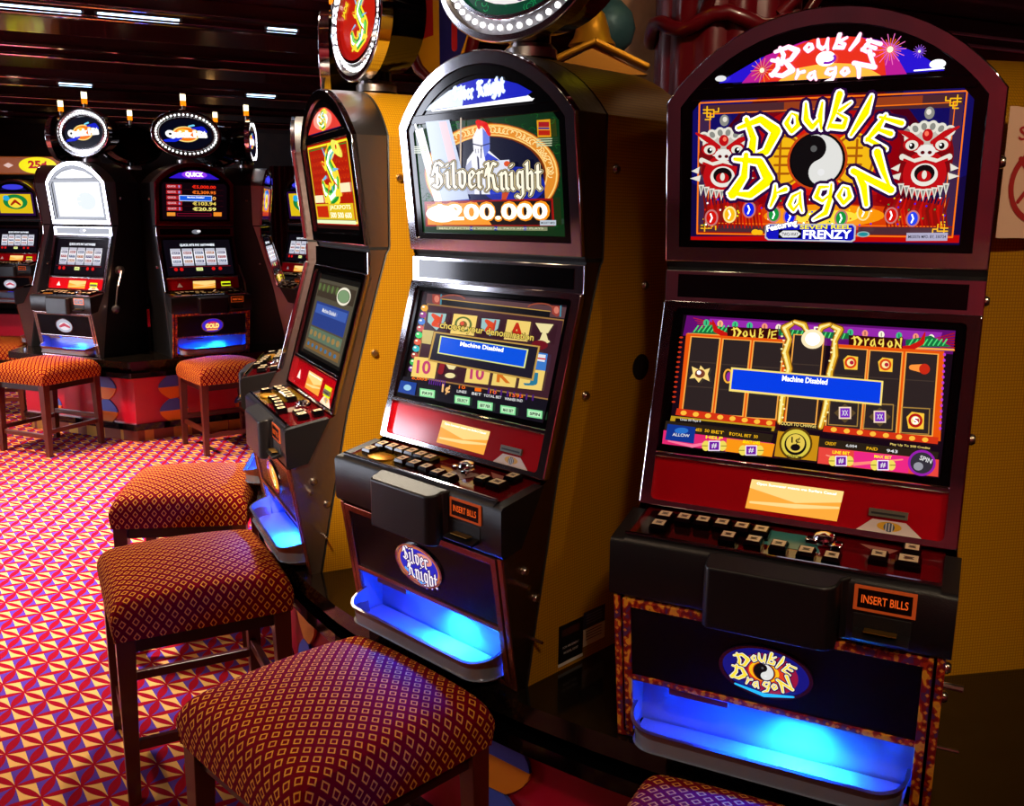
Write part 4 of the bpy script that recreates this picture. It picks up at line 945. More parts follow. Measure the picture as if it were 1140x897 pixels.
def swirl_dragon(a, x, y, s, kx=1.):
    F = lambda u, v, r: (x + u * s * kx, y + v * s, r * s * (.5 + .5 * kx))
    body = [F(34, -62, 6), F(10, -52, 10), F(-4, -30, 13), F(10, -6, 14), F(26, 16, 14), F(18, 44, 15), F(-10, 58, 13), F(-34, 44, 10), F(-40, 22, 6)]
    a.stroke([(p[0], p[1], p[2] * 1.5) for p in body], E(250, 224, 40)); a.stroke(body, E(20, 140, 50)); a.stroke([(p[0] + 3 * s, p[1], p[2] * .5) for p in body], E(120, 220, 90)); a.stroke([(p[0] - 5 * s, p[1] + 2 * s, p[2] * .3) for p in body], WH)
    for u, v in ((-30, -30), (34, 0), (-10, 30), (40, 50), (-38, 66)): a.stroke([F(u, v, 4), F(u * .6, v * .8 + 5, 7), F(u * .4, v, 4)], E(250, 220, 60))
    a.stroke([F(30, -66, 10), F(48, -58, 12), F(62, -44, 6)], E(240, 236, 90)); a.ell(F(44, -62, 0)[0], F(44, -62, 0)[1], 6 * s, 6 * s, RD)
    for k in range(9): t = radians(40 * k); a.stroke([F(20 * cos(t), -10 + 44 * sin(t), 3), F(40 * cos(t), -10 + 66 * sin(t), 1)], E(230, 90, 20) if k % 2 else E(110, 190, 230))
def art_jp(arch, a, kind):
    if kind == 'top':
        s = arch; s.poly([(3, 96), (22, 40), (38, 16), (50, 4), (66, 6), (80, 30), (97, 96)], E(226, 60, 50)); n0 = Art(s.mb, ((0, 0), (400, 0), (400, 68), (0, 68)), (-.2, .2, 1.231, 1.299), TOP, base=.0036)
        n0.ell(200, 36, 100, 26, E(255, 150, 130, 1.2)); n0.ell(200, 34, 60, 20, E(255, 236, 226, 1.3)); swirl_dragon(n0, 200, 34, .32, 3.)
        a.full(E(40, 12, 10), .012); q = [(282, 540), (412, 508), (466, 845), (318, 842)]
        b = Art(a.mb, ((0, 0), (445, 0), (445, 238), (0, 238)), a.rect, a.fn, base=.0022)
        b.rect_(0, 0, 445, 238, E(176, 26, 8)); b.frame(8, 8, 437, 230, 6, E(240, 230, 40)); b.frame(16, 16, 429, 222, 3, E(20, 130, 40))
        for k in range(12):
            for j in range(6): b.n -= 1; b.ring(30 + 34 * k, 30 + 22 * j, 12, 12, 2.5, E(210, 60, 10), 8, 0, 180)
        swirl_dragon(b, 225, 92, 1.15, 2.)
        b.rect_(20, 150, 120, 172, E(250, 236, 190)); b.rect_(320, 120, 420, 145, E(250, 236, 190)); b.rect_(20, 176, 425, 222, E(226, 190, 30)); b.rect_(30, 182, 160, 216, E(200, 40, 10))
        b.text('JACKPOTS', 290, 188, 220, 16, E(250, 250, 200, 1.2)); b.text('500 500 600', 290, 209, 220, 16, E(255, 255, 230, 1.2)); b.rect_(12, 224, 433, 234, E(236, 250, 200))
    elif kind == 'screen':
        a.full(E(20, 18, 16), 0); a.rect_(30, 15, 450, 240, E(80, 74, 60)); a.rect_(40, 25, 440, 70, E(60, 50, 40)); a.ring(330, 50, 70, 26, 7, E(236, 232, 210), 30); a.ell(330, 50, 58, 18, E(120, 150, 110))
        a.rect_(60, 85, 420, 160, E(40, 60, 130)); a.rect_(70, 92, 410, 120, E(60, 90, 170)); a.rect_(60, 165, 420, 200, E(90, 110, 90)); a.rect_(50, 205, 430, 232, E(120, 90, 50))
        for k in range(7): a.ell(80 + 52 * k, 182, 16, 9, E(150, 120, 70)); a.ell(80 + 52 * k, 218, 12, 6, E(60, 110, 150))
        for k in range(5): a.ell(60 + 50 * k, 40, 12, 12, E(90, 110, 60))
        a.text('Machine Disabled', 230, 106, 150, 12, LW)
    else:
        a.ell(0, 0, 74, 46, E(160, 40, 20)); a.ell(0, 0, 60, 38, E(220, 150, 60)); swirl_dragon(a, 0, 0, .5)

def quick_badge(a, cx, cy, s, hot=1.):
    F = lambda u, v: (cx + u * s, cy + v * s)
    c = F(0, 0); a.ell(F(-2, 0)[0], c[1], 44 * s, 42 * s, E(255, 220, 130)); a.ell(F(-2, 0)[0], c[1], 38 * s, 36 * s, E(250, 120, 10)); a.ell(F(-10, -10)[0], F(0, -12)[1], 20 * s, 16 * s, E(255, 200, 60))
    a.stroke([F(-70, 40) + (6 * s,), F(-40, 34) + (10 * s,), F(-20, 22) + (6 * s,)], E(20, 40, 220)); a.stroke([F(20, -34) + (4 * s,), F(50, -36) + (12 * s,), F(64, -20) + (6 * s,)], E(20, 30, 200)); a.stroke([F(10, -44) + (4 * s,), F(24, -50) + (5 * s,)], E(120, 220, 255))
    a.text('Quick Hit', c[0], F(0, 2)[1], 136 * s, 46 * s, E(255, 255, 255, 1.2 * hot), -4, .11); a.text('Quick Hit', c[0], F(0, 2)[1], 126 * s, 34 * s, E(230, 130, 30), -4, .01); a.text('Quick Hit', c[0], F(0, 2)[1], 126 * s, 34 * s, E(255, 250, 235, 1.2), -4, .03)
def art_q(kindn):
    def f(arch, a, kind):
        if kind == 'top':
            n0 = Art(arch.mb, ((0, 0), (400, 0), (400, 68), (0, 68)), (-.2, .2, 1.231, 1.299), TOP, base=.0036)
            if kindn == 'Q2':
                n0.poly([(20, 62), (90, 26), (200, 8), (310, 26), (380, 62)], E(50, 20, 200)); n0.ell(200, 36, 90, 28, E(150, 60, 240)); n0.text('QUICK', 200, 36, 130, 36, E(255, 240, 255, 1.5), 0, .06)
                a.full(E(14, 4, 10), .012)
                for k, (t, c) in enumerate((('€5,000.00', (240, 40, 20)), ('€2,309.95', (240, 110, 30)), ('€309.10', (240, 170, 80)), ('€103.94', (226, 200, 90)), ('€20.59', (240, 226, 120)))):
                    y = 24 + 38 * k
                    a.rect_(22, y - 14, 130, y + 14, E(170, 24, 30)); a.text('QUICK', 60, y, 60, 15, E(250, 200, 210)); a.text(str(9 - k), 112, y, 12, 18, E(120, 170, 255)); a.rect_(140, y + 17, 430, y + 19, E(60, 10, 20)); a.text(t, 290, y, 170, 26, E(*c, 1.1), 0, .03)
                a.rect_(110, 82, 345, 122, E(220, 230, 250)); a.rect_(114, 86, 341, 118, E(20, 90, 226)); a.text('Machine Disabled', 228, 96, 120, 10, WH); a.rect_(90, 206, 340, 226, E(120, 10, 40)); a.rect_(96, 210, 334, 222, E(20, 6, 12)); a.rect_(22, 202, 80, 226, E(240, 150, 50)); a.rect_(355, 198, 415, 226, E(240, 140, 40))
            elif kindn == 'Q1':
                n0.poly([(20, 62), (90, 26), (200, 8), (310, 26), (380, 62)], E(236, 240, 250, 1.2)); a.full(E(225, 232, 240, 1.), .0); a.rect_(20, 20, 425, 210, E(236, 240, 246)); a.ell(300, 130, 90, 60, E(180, 190, 215)); a.ell(150, 70, 90, 30, E(250, 250, 252)); a.rect_(0, 0, 18, 238, E(20, 20, 24))  # white panes and blobs: a bright reflection painted over the glass
                for k in range(4): a.rect_(60, 60 + 34 * k, 250, 68 + 34 * k, E(200, 206, 220))
            else:
                n0.ell(200, 36, 130, 28, E(60, 60, 220)); a.full(E(40, 10, 60), .01); a.rect_(20, 16, 425, 222, E(200, 60, 20) if kindn != 'Q8' else E(226, 190, 20)); a.ell(225, 100, 150, 80, E(20, 130, 60) if kindn == 'Q8' else E(40, 50, 220)); a.ell(225, 110, 90, 55, E(250, 220, 60)); a.ell(120, 60, 40, 30, E(40, 170, 220)); a.stroke([(170, 130, 10), (225, 90, 16), (280, 130, 10)], E(170, 30, 10))
        elif kind == 'screen':
            a.full(E(12, 8, 16), 0); a.text('QUICK HITS PAY ANYWHERE', 240, 38, 250, 20, E(240, 244, 255, 1.2), 0, .04)
            for k in range(5):
                x = 42 + 82 * k; a.rect_(x, 62, x + 72, 182, E(232, 232, 240, 1.1)); a.rect_(x, 62, x + 72, 80, E(190, 190, 205)); a.rect_(x, 166, x + 72, 182, E(180, 180, 200))
                for j in range(3):
                    a.rect_(x + 8, 84 + 30 * j, x + 64, 102 + 30 * j, E(*((60, 50, 110), (150, 40, 60), (30, 60, 120), (170, 90, 30))[(j + k) % 4])); a.text(('BAR', '777', 'BAR')[j], x + 36, 93 + 30 * j, 46, 12, LW)
            for x in (60, 100, 330, 380): a.ell(x, 208, 13, 12, E(210, 20, 20))
            a.rect_(205, 198, 252, 220, E(240, 250, 160, 1.1)); a.text('SPIN', 228, 209, 36, 12, E(60, 90, 20)); a.rect_(20, 190, 460, 193, E(120, 20, 40))
        else:
            if kindn == 'Q2': a.ell(0, 0, 74, 46, E(60, 30, 190)); a.ell(0, 6, 50, 34, E(200, 30, 90)); a.text('GOLD', 0, 4, 100, 38, E(255, 190, 40), 0, .08); a.text('GOLD', 0, 4, 94, 30, E(255, 244, 160, 1.1), 0, .02); a.rect_(-40, 28, 40, 36, E(250, 180, 60))
            else: a.ell(0, 0, 74, 46, E(190, 190, 205)); a.ell(0, 4, 50, 28, E(236, 226, 236)); a.stroke([(-44, 8, 8), (0, -8, 12), (44, 8, 8)], E(200, 80, 100))
    return f
ART = {'DD': art_dd, 'SK': art_sk, 'JP': art_jp, 'Q1': art_q('Q1'), 'Q2': art_q('Q2'), 'Q3': art_q('Q3'), 'Q8': art_q('Q8')}
BLUE = 7.0; SEATZ = .478; CEIL = 2.80; CAMZ = 1.575; ZB = CAMZ - .995
DOWN = [(-2.6, 4.2), (-3.6, 5.4), (-1.6, 5.2), (-.8, .6), (1.0, .2), (-2.6, 2.2), (1.2, 3.2), (-4.6, 8.6), (-1.2, 8.2)]
RAIL_GLINTS = [(-3.1, 6.3, .55), (-2.55, 6.6, .5), (-1.75, 7.1, .2), (-2.3, 5.3, .5), (-1.6, 5.6, .2), (-3.3, 5.0, .3), (-4.2, 9.2, .3), (-2.5, 9.9, .3)]
def LIGHTS():  # carpet pools first, then fill spots added to brighten single things
    T = CEIL + .15
    spot((-2.6, 4.2, T), (-2.25, 4.25, 0), 1300, (1, .82, .95), 80, 1., .1)
    spot((-3.6, 5.4, T), (-3.2, 5.6, 0), 650, (1, .66, .40), 80, .7, .08)
    spot((-1.6, 5.2, T), (-1.8, 5.9, 0), 550, (1, .80, .68), 80, .7, .08)
    spot((-2.6, 2.2, T), (-1.7, 2.6, 0), 75, (1, .60, .24), 90, .8, .08)
    spot((-.8, .6, T), (-.32, 2.95, 1.2), 800, (1, .80, .56), 32, .6, .08)  # fill added to brighten the dragon machine's side
    spot((.3, -.6, T), (.3, 1.9, .8), 95, (1, .76, .5), 34, .8, .12)  # fill added for the fronts of the two nearest machines
    spot((-.9, .9, T), (-.35, 1.9, .5), 26, (1, .68, .45), 60, .8, .08)
    spot((-1.2, 3.9, T), (-.6, 3.1, .9), 200, (1, .86, .66), 70, .8, .08)
    spot((1.7, -.3, T), (1.1, 1.95, 1.3), 120, (1, .72, .4), 40, .8, .08)  # fill added to brighten the gold cabinet at the right
    spot((.8, 1.1, T), (.4, 3.0, 2.1), 90, (1, .75, .5), 40, .8, .05)  # fill added for the tan column and the bell
    spot((.2, -1.5, T), (.2, -4, 1.4), 420, (1, .7, .6), 110, .9, .2)  # added so the red wall behind shows up in the chrome
    spot((-3.5, -1.5, T), (-3.5, -4, 1.2), 300, (1, .7, .6), 110, .9, .2)  # second added spot on the wall behind
    spot((-4.6, 8.6, T), (-4.6, 9.4, 0), 300, (1, .75, .6), 90, .8, .08)
    spot((-1.2, 8.2, T), (-1.6, 9.0, 0), 100, (1, .75, .6), 90, .8, .08)
    spot((-5.0, 13.5, T), (-5.0, 16, 1.6), 260, (1, .72, .5), 110, .8, .08)
    area((FLOOR_X[0] + .1, 4.02, 1.3), (0, -90, 0), 1.8, 2.6, 90, (.85, .9, 1.), 'window_light')
# ------------------------------------------------------------------ the place
CAMZ = 1.575; ZB = CAMZ - .995
FLOOR_X = (-9., 5.5); FLOOR_Y = (-4.0, 16.); CEIL = 2.80
def plane_box(name, c, d, m, label=None, bevel=0):
    mb = MB(); mb.box((0, 0, 0), d, m); o = mb.build(name, loc=c); o['kind'] = 'structure'
    return o
cx = sum(FLOOR_X) / 2; cy = sum(FLOOR_Y) / 2; dx = FLOOR_X[1] - FLOOR_X[0]; dy = FLOOR_Y[1] - FLOOR_Y[0]
mb = MB(); mb.box((0 + cx, cy, -.05), (dx, dy, .1), carpet); struct(mb.build('floor'))
ceilm = mat('ceiling_maroon', (64, 18, 22), .22, .0, coat=.6)
mb = MB(); mb.box((cx, cy, CEIL + .25), (dx, dy, .1), ceilm); struct(mb.build('ceiling'))
wallm = m_noise('wall_brown', (50, 22, 16), (74, 36, 22), 3, .5)
curt = m_noise('wall_maroon', (130, 6, 18), (165, 12, 28), 4, .6)
for nm, c, d, m in (('wall_far', (cx, FLOOR_Y[1] + .05, 1.5), (dx, .1, 3.2), wallm), ('wall_behind', (cx, FLOOR_Y[0] - .05, 1.5), (dx, .1, 3.2), curt),
                    ('wall_right', (FLOOR_X[1] + .05, cy, 1.5), (.1, dy, 3.2), curt), ('wall_left', (FLOOR_X[0] - .05, cy, 1.5), (.1, dy, 3.2), wallm)):
    plane_box(nm, c, d, m)
# window band in the left wall, behind the left edge of the picture: bright daylight that the chrome mirrors
mb = MB()
for y in (3.3, 4.75): mb.box((FLOOR_X[0] + .03, y, 1.3), (.02, 1.35, 2.0), mat('daylight_glass', (200, 220, 255), .2, 0, (232, 236, 255), 7.))
wdw = struct(mb.build('window_1'))
mb = MB()
for y in (2.6, 4.02, 5.45): mb.box((FLOOR_X[0] + .05, y, 1.3), (.06, .09, 2.1), blackg)
for z in (.27, 2.33): mb.box((FLOOR_X[0] + .05, 4.02, z), (.06, 2.94, .09), blackg)
mb.build('window_frame', wdw)

# ceiling coffers: maroon beams edged with polished rails, running away to the right
bd = radians(24); bvec = Vector((cos(bd), sin(bd), 0)); bn = Vector((-sin(bd), cos(bd), 0))
R24 = Matrix.Rotation(bd, 3, 'Z')
beams = [(-1.6, .55), (.2, .55), (2.0, .6), (3.9, .6), (5.75, .6), (7.55, .6), (9.6, .7), (11.4, .7), (13.2, .7)]
for i, (q, w) in enumerate(beams):
    c0 = Vector((-1.0, 1.2, 0)) + bn * q; 
    # keep the beam inside the room
    ts = []
    t0, t1 = -30, 30
    for lo, hi, p, d_ in ((FLOOR_X[0] + .3, FLOOR_X[1] - .3, c0.x, bvec.x), (FLOOR_Y[0] + .4, FLOOR_Y[1] - .4, c0.y, bvec.y)):
        a_, b_ = sorted(((lo - p) / d_, (hi - p) / d_)); t0 = max(t0, a_); t1 = min(t1, b_)
    if t1 - t0 < 1: continue
    cc = c0 + bvec * (t0 + t1) / 2; Ln = t1 - t0
    mb = MB(); mb.box((cc.x, cc.y, CEIL + .10), (Ln, w, .2), ceilm, R24); o = mb.build('ceiling_beam', bevel=.01); struct(o); o.name = 'trim_%d' % (i + 1)
    for sg in (-1, 1):
        for zz in (.005, .075):
            mb = MB(); p = cc + bn * sg * (w / 2 + .012); mb.box((p.x, p.y, CEIL + zz + .012), (Ln, .03, .03), chrome, R24); mb.build('rail', o, bevel=.008)

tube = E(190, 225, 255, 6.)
for k, (px_, py_, ln) in enumerate(RAIL_GLINTS):  # glowing bars added in place of bright reflections along the rails
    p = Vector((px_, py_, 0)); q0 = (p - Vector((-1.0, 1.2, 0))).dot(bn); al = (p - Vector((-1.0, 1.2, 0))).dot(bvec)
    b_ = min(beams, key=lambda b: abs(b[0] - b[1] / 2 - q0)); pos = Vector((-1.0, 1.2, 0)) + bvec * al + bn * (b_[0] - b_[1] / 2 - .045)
    root = empty('added_rail_glint', (pos.x, pos.y, CEIL + .045), bd, label='slim glowing bar added as a glint on a ceiling rail', cat='light', group='added glowing glints along the ceiling rails')
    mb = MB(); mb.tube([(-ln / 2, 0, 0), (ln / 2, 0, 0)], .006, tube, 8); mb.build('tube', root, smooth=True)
    mb = MB(); mb.box((0, .016, .004), (ln + .04, .012, .02), chromes); mb.build('glint_holder', root)

# ---- counters
def island(name, cen, inr, th0, label, nside=6, circ=None):
    root = empty(name, (cen[0], cen[1], 0), label=label, cat='counter', )
    def poly(r):
        if circ:
            return [(r * cos(2 * pi * k / circ), r * sin(2 * pi * k / circ)) for k in range(circ)]
        cr = r / cos(pi / nside); return [(cr * cos(radians(th0 - 90) + pi / nside + 2 * pi * k / nside), cr * sin(radians(th0 - 90) + pi / nside + 2 * pi * k / nside)) for k in range(nside)]
    f = lambda p, t: (p[0], p[1], t)
    def ringp(r0, z0, z1, m, nm, bev=.004, r1=None):
        mb = MB(); mb.prism(poly(r0), z0, z1, m, f); return mb.build(nm, root, bevel=bev)
    ringp(inr - .10, .0, .085, tilem, 'tile_plinth', .001)
    ringp(inr - .055, .085, .13, blackg, 'lower_bead', .015)
    ringp(inr - .08, .13, .47, redpanel, 'red_panel', .001)
    ringp(inr - .0 if not circ else inr + .003, .465, .500, blackg, 'upper_bead', .014)
    ringp(inr - .06, .50, .535, blackg, 'lip_recess', .002)
    ringp(inr, .535, ZB, granite, 'counter_top', .012)
    return root, poly
def m_tile():
    m = mat('plinth_tiles', (120, 60, 30), .35)
    x, y, z, tc = coords(m)
    k = ((x * 3.1).frac().gt(.5) - (y * 3.1).frac().gt(.5)).abs()
    link_col(m, mixc(k, rgb((206, 150, 52)), rgb((136, 66, 44)))); return m
tilem = m_tile(); redpanel = mat('red_panel', (190, 8, 44), .3, coat=.3)
discb = mat('disc_blue', (70, 90, 190), .4); disco = mat('disc_orange', (236, 130, 20), .4)
def discs(root, r, angs, facet=None):
    """pairs of two-tone half discs stacked on the red face"""
    for a in angs:
        for zc in (.372, .202):
            t = radians(a); c = Vector((r * cos(t), r * sin(t), zc)); n = Vector((cos(facet or t), sin(facet or t), 0)) if facet else Vector((cos(t), sin(t), 0)); e = Vector((-n.y, n.x, 0))
            mb = MB()
            for half, m in ((0, discb), (1, disco)):
                pts = []
                for k in range(13):
                    q = pi * k / 12 + (pi if half else 0); w_ = .10 * (1 - abs(sin(q)) ** 1.8 * .75) * (1 if cos(q) >= 0 else -1); h_ = .085 * sin(q); pts.append((w_, h_))
                mb.prism(pts, 0, .008, m, lambda p, t_: c + e * p[0] + Vector((0, 0, p[1])) + n * (t_))
            mb.build('two_tone_disc', root)

CEN = (1.635, 3.845)
isl, _ = island('machine_island', CEN, 2.635, 0, 'large round black stone counter with dark red side carrying the three big near slot machines', circ=96)
discs(isl, 2.56, [-151.8, -130.4, -109])
QC = (-2.75, 7.32)
isq, _ = island('machine_island', QC, 1.0, -23, 'six sided black counter with bright red base under the black machines in the distance')
for fa in (-113, -53, 7, 187):
    t = radians(fa)
    for off in (-.27, .27):
        c = Vector((.92 * cos(t) - off * sin(t), .92 * sin(t) + off * cos(t), 0)); discs(isq, c.length, [math.degrees(math.atan2(c.y, c.x))], t)
LC = (-5.35, 11.15)
isl3, _ = island('machine_island', LC, 1.0, -10, 'farthest counter with red base at the left edge of the picture')

# ---- machines
POSE = {'DD': ((.6096, 1.7168), -28.2), 'SK': ((0, 0), 0)}
PP = {'DD': (.5327, 1.6558, -26.727), 'SK': (-.0764, 2.1073, -44.58), 'JP': (-.5504, 2.7672, -63.81)}
g3 = 'slot machines on the near round counter'
slot_machine(PP['DD'][:2], PP['DD'][2], 'nearest slot machine with yellow lettering, yin-yang and lion heads on its upper screen', 'DD', depth=.33)
add_blue(PP['DD'][:2], PP['DD'][2], 0, BLUE)
slot_machine(PP['SK'][:2], PP['SK'][2], 'slot machine with gold sides, blackletter knight title and 200.000 jackpot on a green screen', 'SK', depth=.42)
add_blue(PP['SK'][:2], PP['SK'][2], 0, BLUE)
slot_machine(PP['JP'][:2], PP['JP'][2], 'yellow-sided slot machine with a green and yellow dragon on red upper glass', 'JP', depth=.42)
add_blue(PP['JP'][:2], PP['JP'][2], 0, BLUE)
def circ_pose(t): return (CEN[0] + 2.45 * sin(radians(t)), CEN[1] - 2.45 * cos(radians(t)), t)
p = circ_pose(-82.4)
slot_machine(p[:2], p[2], 'slot machine mostly hidden behind the red and yellow dragon machine, silver side strip showing', 'JP', depth=.42, detail=1)
add_blue(p[:2], p[2], 0, BLUE * .7)
# the gold cabinet behind the right-hand machine, seen from its side
bx = Vector((cos(radians(11)), sin(radians(11))))
pt = Vector((1.04, 1.905)); org = pt + bx * .33
s_ang = 101.
o_ = Vector((org.x + .28 * -cos(radians(s_ang)) * -1, org.y + .28 * sin(radians(s_ang))))
slot_machine((o_.x, o_.y), s_ang, 'gold-sided cabinet at the right edge with a paper sign hung on its side', 'Q3', depth=.42, detail=1)

qn = {'Q1': (-3.0675, 6.5962, -23.36), 'Q2': (-2.2577, 6.6814, 38.5)}
slot_machine(qn['Q1'][:2], qn['Q1'][2], 'distant slot machine framed in bright chrome with a white reflection painted over its upper screen', 'Q1', body='black', depth=.30, lever=True, detail=1)
slot_machine(qn['Q2'][:2], qn['Q2'][2], 'distant slot machine with chrome arch tinted as a maroon reflection, listing euro jackpots from €5,000.00', 'Q2', body='black', depth=.30, lever=True, detail=1)
add_blue(qn['Q1'][:2], qn['Q1'][2], 0, BLUE * .6); add_blue(qn['Q2'][:2], qn['Q2'][2], 0, BLUE * 1.2)
def hexp(c, t): return (c[0] + .82 * sin(radians(t)), c[1] - .82 * cos(radians(t)), t)
for t, st, lb, lv in ((98, 'Q3', 'black slot machine turned right, seen as a thin silver profile', False), (-83, 'Q3', 'black slot machine turned left behind the chrome framed one', False)):
    p = hexp(QC, t); slot_machine(p[:2], p[2], lb, st, body='black', depth=.30, detail=1)
for t, st, lb, lv in ((-10, 'Q8', 'farthest slot machine with bright reels under a yellow 25¢ sign', False), (-70, 'Q3', 'black slot machine side with a ball lever at the left picture edge', True)):
    p = hexp(LC, t); slot_machine(p[:2], p[2], lb, st, body='black', depth=.30, detail=1, lever=lv)
LC2 = (-1.45, 9.4)
isl4, _ = island('machine_island', LC2, 1.0, -40, 'far counter carrying the yellow and green screened machine beyond the silver profile')
p = hexp(LC2, -40); slot_machine(p[:2], p[2], 'far slot machine with yellow and green screen beyond the silver profile', 'Q8', body='black', depth=.30, detail=1)

# ---- oval signs over the machines
bulbm = E(255, 255, 255, 5.)
def oval_sign(loc, th, label, face, w=.25, h=.168, zc=1.545, yc=.11, pole=1.347, lit=True, group=None):
    root = empty('oval_sign', (loc[0], loc[1], ZB), radians(th), label=label, cat='sign', group=group)
    fn = lambda x, z, o=0.: Vector((x, yc - o, zc + z)); N = 48
    el = lambda sx, k: (w * sx * cos(2 * pi * k / N), h * (1 - (1 - sx) * w / h) * sin(2 * pi * k / N))
    mb = MB(); mb.prism([el(.97, k) for k in range(N)][::1], 0, .13, blackg, lambda p_, t: (p_[0] * (1 - t * 1.2), yc + t, zc + p_[1] * (1 - t * 1.2))); mb.build('drum', root, smooth=True)
    mb = MB(); ring_mesh(mb, [el(1, k) for k in range(N)], [el(.93, k) for k in range(N)], fn, -.02, .016, chrome); mb.build('outer_rim', root, bevel=.004, smooth=True)
    mb = MB(); ring_mesh(mb, [el(.935, k) for k in range(N)], [el(.79, k) for k in range(N)], fn, -.01, .004, chromes); bband = mb.build('bulb_band', root, smooth=True)
    mb = MB(); ring_mesh(mb, [el(.80, k) for k in range(N)], [el(.76, k) for k in range(N)], fn, -.01, .012, chrome); mb.build('inner_rim', root, bevel=.002, smooth=True)
    if lit:
        nb = 44; mb = None
        proto = None
        for k in range(nb):
            t = 2 * pi * (k + .5) / nb
            x, z = w * .862 * cos(t), h * (1 - .138 * w / h) * sin(t)
            if proto is None:
                mb = MB(); mb.sphere((0, 0, 0), .0064, bulbm, 5); proto = mb.build('bulb', bband, smooth=True, loc=fn(x, z, .005))
            else:
                q = proto.copy(); COL.objects.link(q); q.parent = bband; q.location = fn(x, z, .005)
    mb = MB(); mb.add([fn(*el(.78, k), .001) for k in range(N)], [tuple(range(N))], BLK)
    a = Art(mb, ((-100, -100), (100, -100), (100, 100), (-100, 100)), (-w * .76, w * .76, -h * .66, h * .66), fn, base=.0015)
    face(a); mb.build('sign_face', root)
    mb = MB(); mb.tube([(0, yc + .05, pole), (0, yc + .05, zc - h + .03)], .045, blackg, 16); mb.lathe([(.06, 0), (.06, .02), (.05, .03)], chromes, 16, (0, yc + .05, pole)); mb.build('post', root, smooth=True)
    mb = MB(); mb.tube([(0, yc + .03, zc + h - .01), (0, yc + .03, zc + h + .03)], .012, chromes, 12); stem = mb.build('lamp_stem', root, smooth=True)
    mb = MB(); mb.tube([(0, yc + .03, zc + h + .028), (0, yc + .03, zc + h + .062)], .019, E(255, 130, 10, 1.6), 14); mb.build('amber_lamp', stem, smooth=True)
    mb = MB(); mb.tube([(0, yc + .03, zc + h + .062), (0, yc + .03, zc + h + .105)], .019, E(255, 240, 190, 3.), 14); mb.tube([(0, yc + .03, zc + h + .105), (0, yc + .03, zc + h + .112)], .021, chromes, 14); mb.build('white_lamp', stem, smooth=True)
    return root
def face_sk(a):
    a.ell(0, 0, 100, 100, E(10, 60, 40))
    for k in range(160):
        x, y = random.uniform(-95, 95), random.uniform(-95, 95)
        if x * x + y * y < 9000: a.n -= 1; a.ring(x, y, 5, 7, 1.5, E(20, 150, 80), 6, k * 40, k * 40 + 200)
    a.ell(0, 0, 82, 76, E(246, 240, 240)); L = [(4, E(60, 10, 110)), (2, E(250, 240, 250)), (0, WH)]
    a.nib('Silver', -66, -4, 32, L, .72, 0, .2); a.nib('Knight', -52, 52, 34, L, .70, 0, .2)
def face_jp(a):
    a.ell(0, 0, 100, 100, E(176, 20, 10)); a.ell(0, 0, 84, 80, E(196, 30, 12)); swirl_dragon(a, 4, 4, .95); a.text('JADE', -62, -42, 40, 22, E(250, 230, 40), -50, .04)
def face_q(a): a.ell(0, 0, 100, 100, E(8, 8, 14)); a.ell(0, 0, 96, 94, E(6, 8, 24)); quick_badge(a, 0, 0, 1.15)
p_ = PP['SK']; oval_sign(p_[:2], p_[2], 'large oval sign with white bulbs and green border over the knight machine', face_sk)
p_ = PP['JP']; oval_sign(p_[:2], p_[2], 'tall narrow-looking oval sign with a green dragon on red ringed by bulbs', face_jp)
p_ = circ_pose(-82.4); oval_sign(p_[:2], p_[2], 'oval sign seen edge-on as a thin string of bulbs beside the red dragon sign', face_jp)
p_ = qn['Q1']; oval_sign(p_[:2], p_[2], 'small chrome ringed oval sign over the white screened distant machine', face_q)
p_ = qn['Q2']; oval_sign(p_[:2], p_[2], 'oval sign with glowing white bulbs over the distant machine with the painted maroon reflection on its arch', face_q)
p_ = hexp(QC, 98); oval_sign(p_[:2], p_[2], 'narrow oval sign with bulbs over the silver profile machine', face_q)
for t in (-83, 157, 217):
    p_ = hexp(QC, t)
    lb = {-83: 'dark oval sign turned left behind the small chrome ringed sign', 157: 'dark back of the oval sign to the right behind the glowing one', 217: 'round dark back of the oval sign between the two front ones'}[t]
    oval_sign(p_[:2], p_[2], lb, face_q, lit=False)

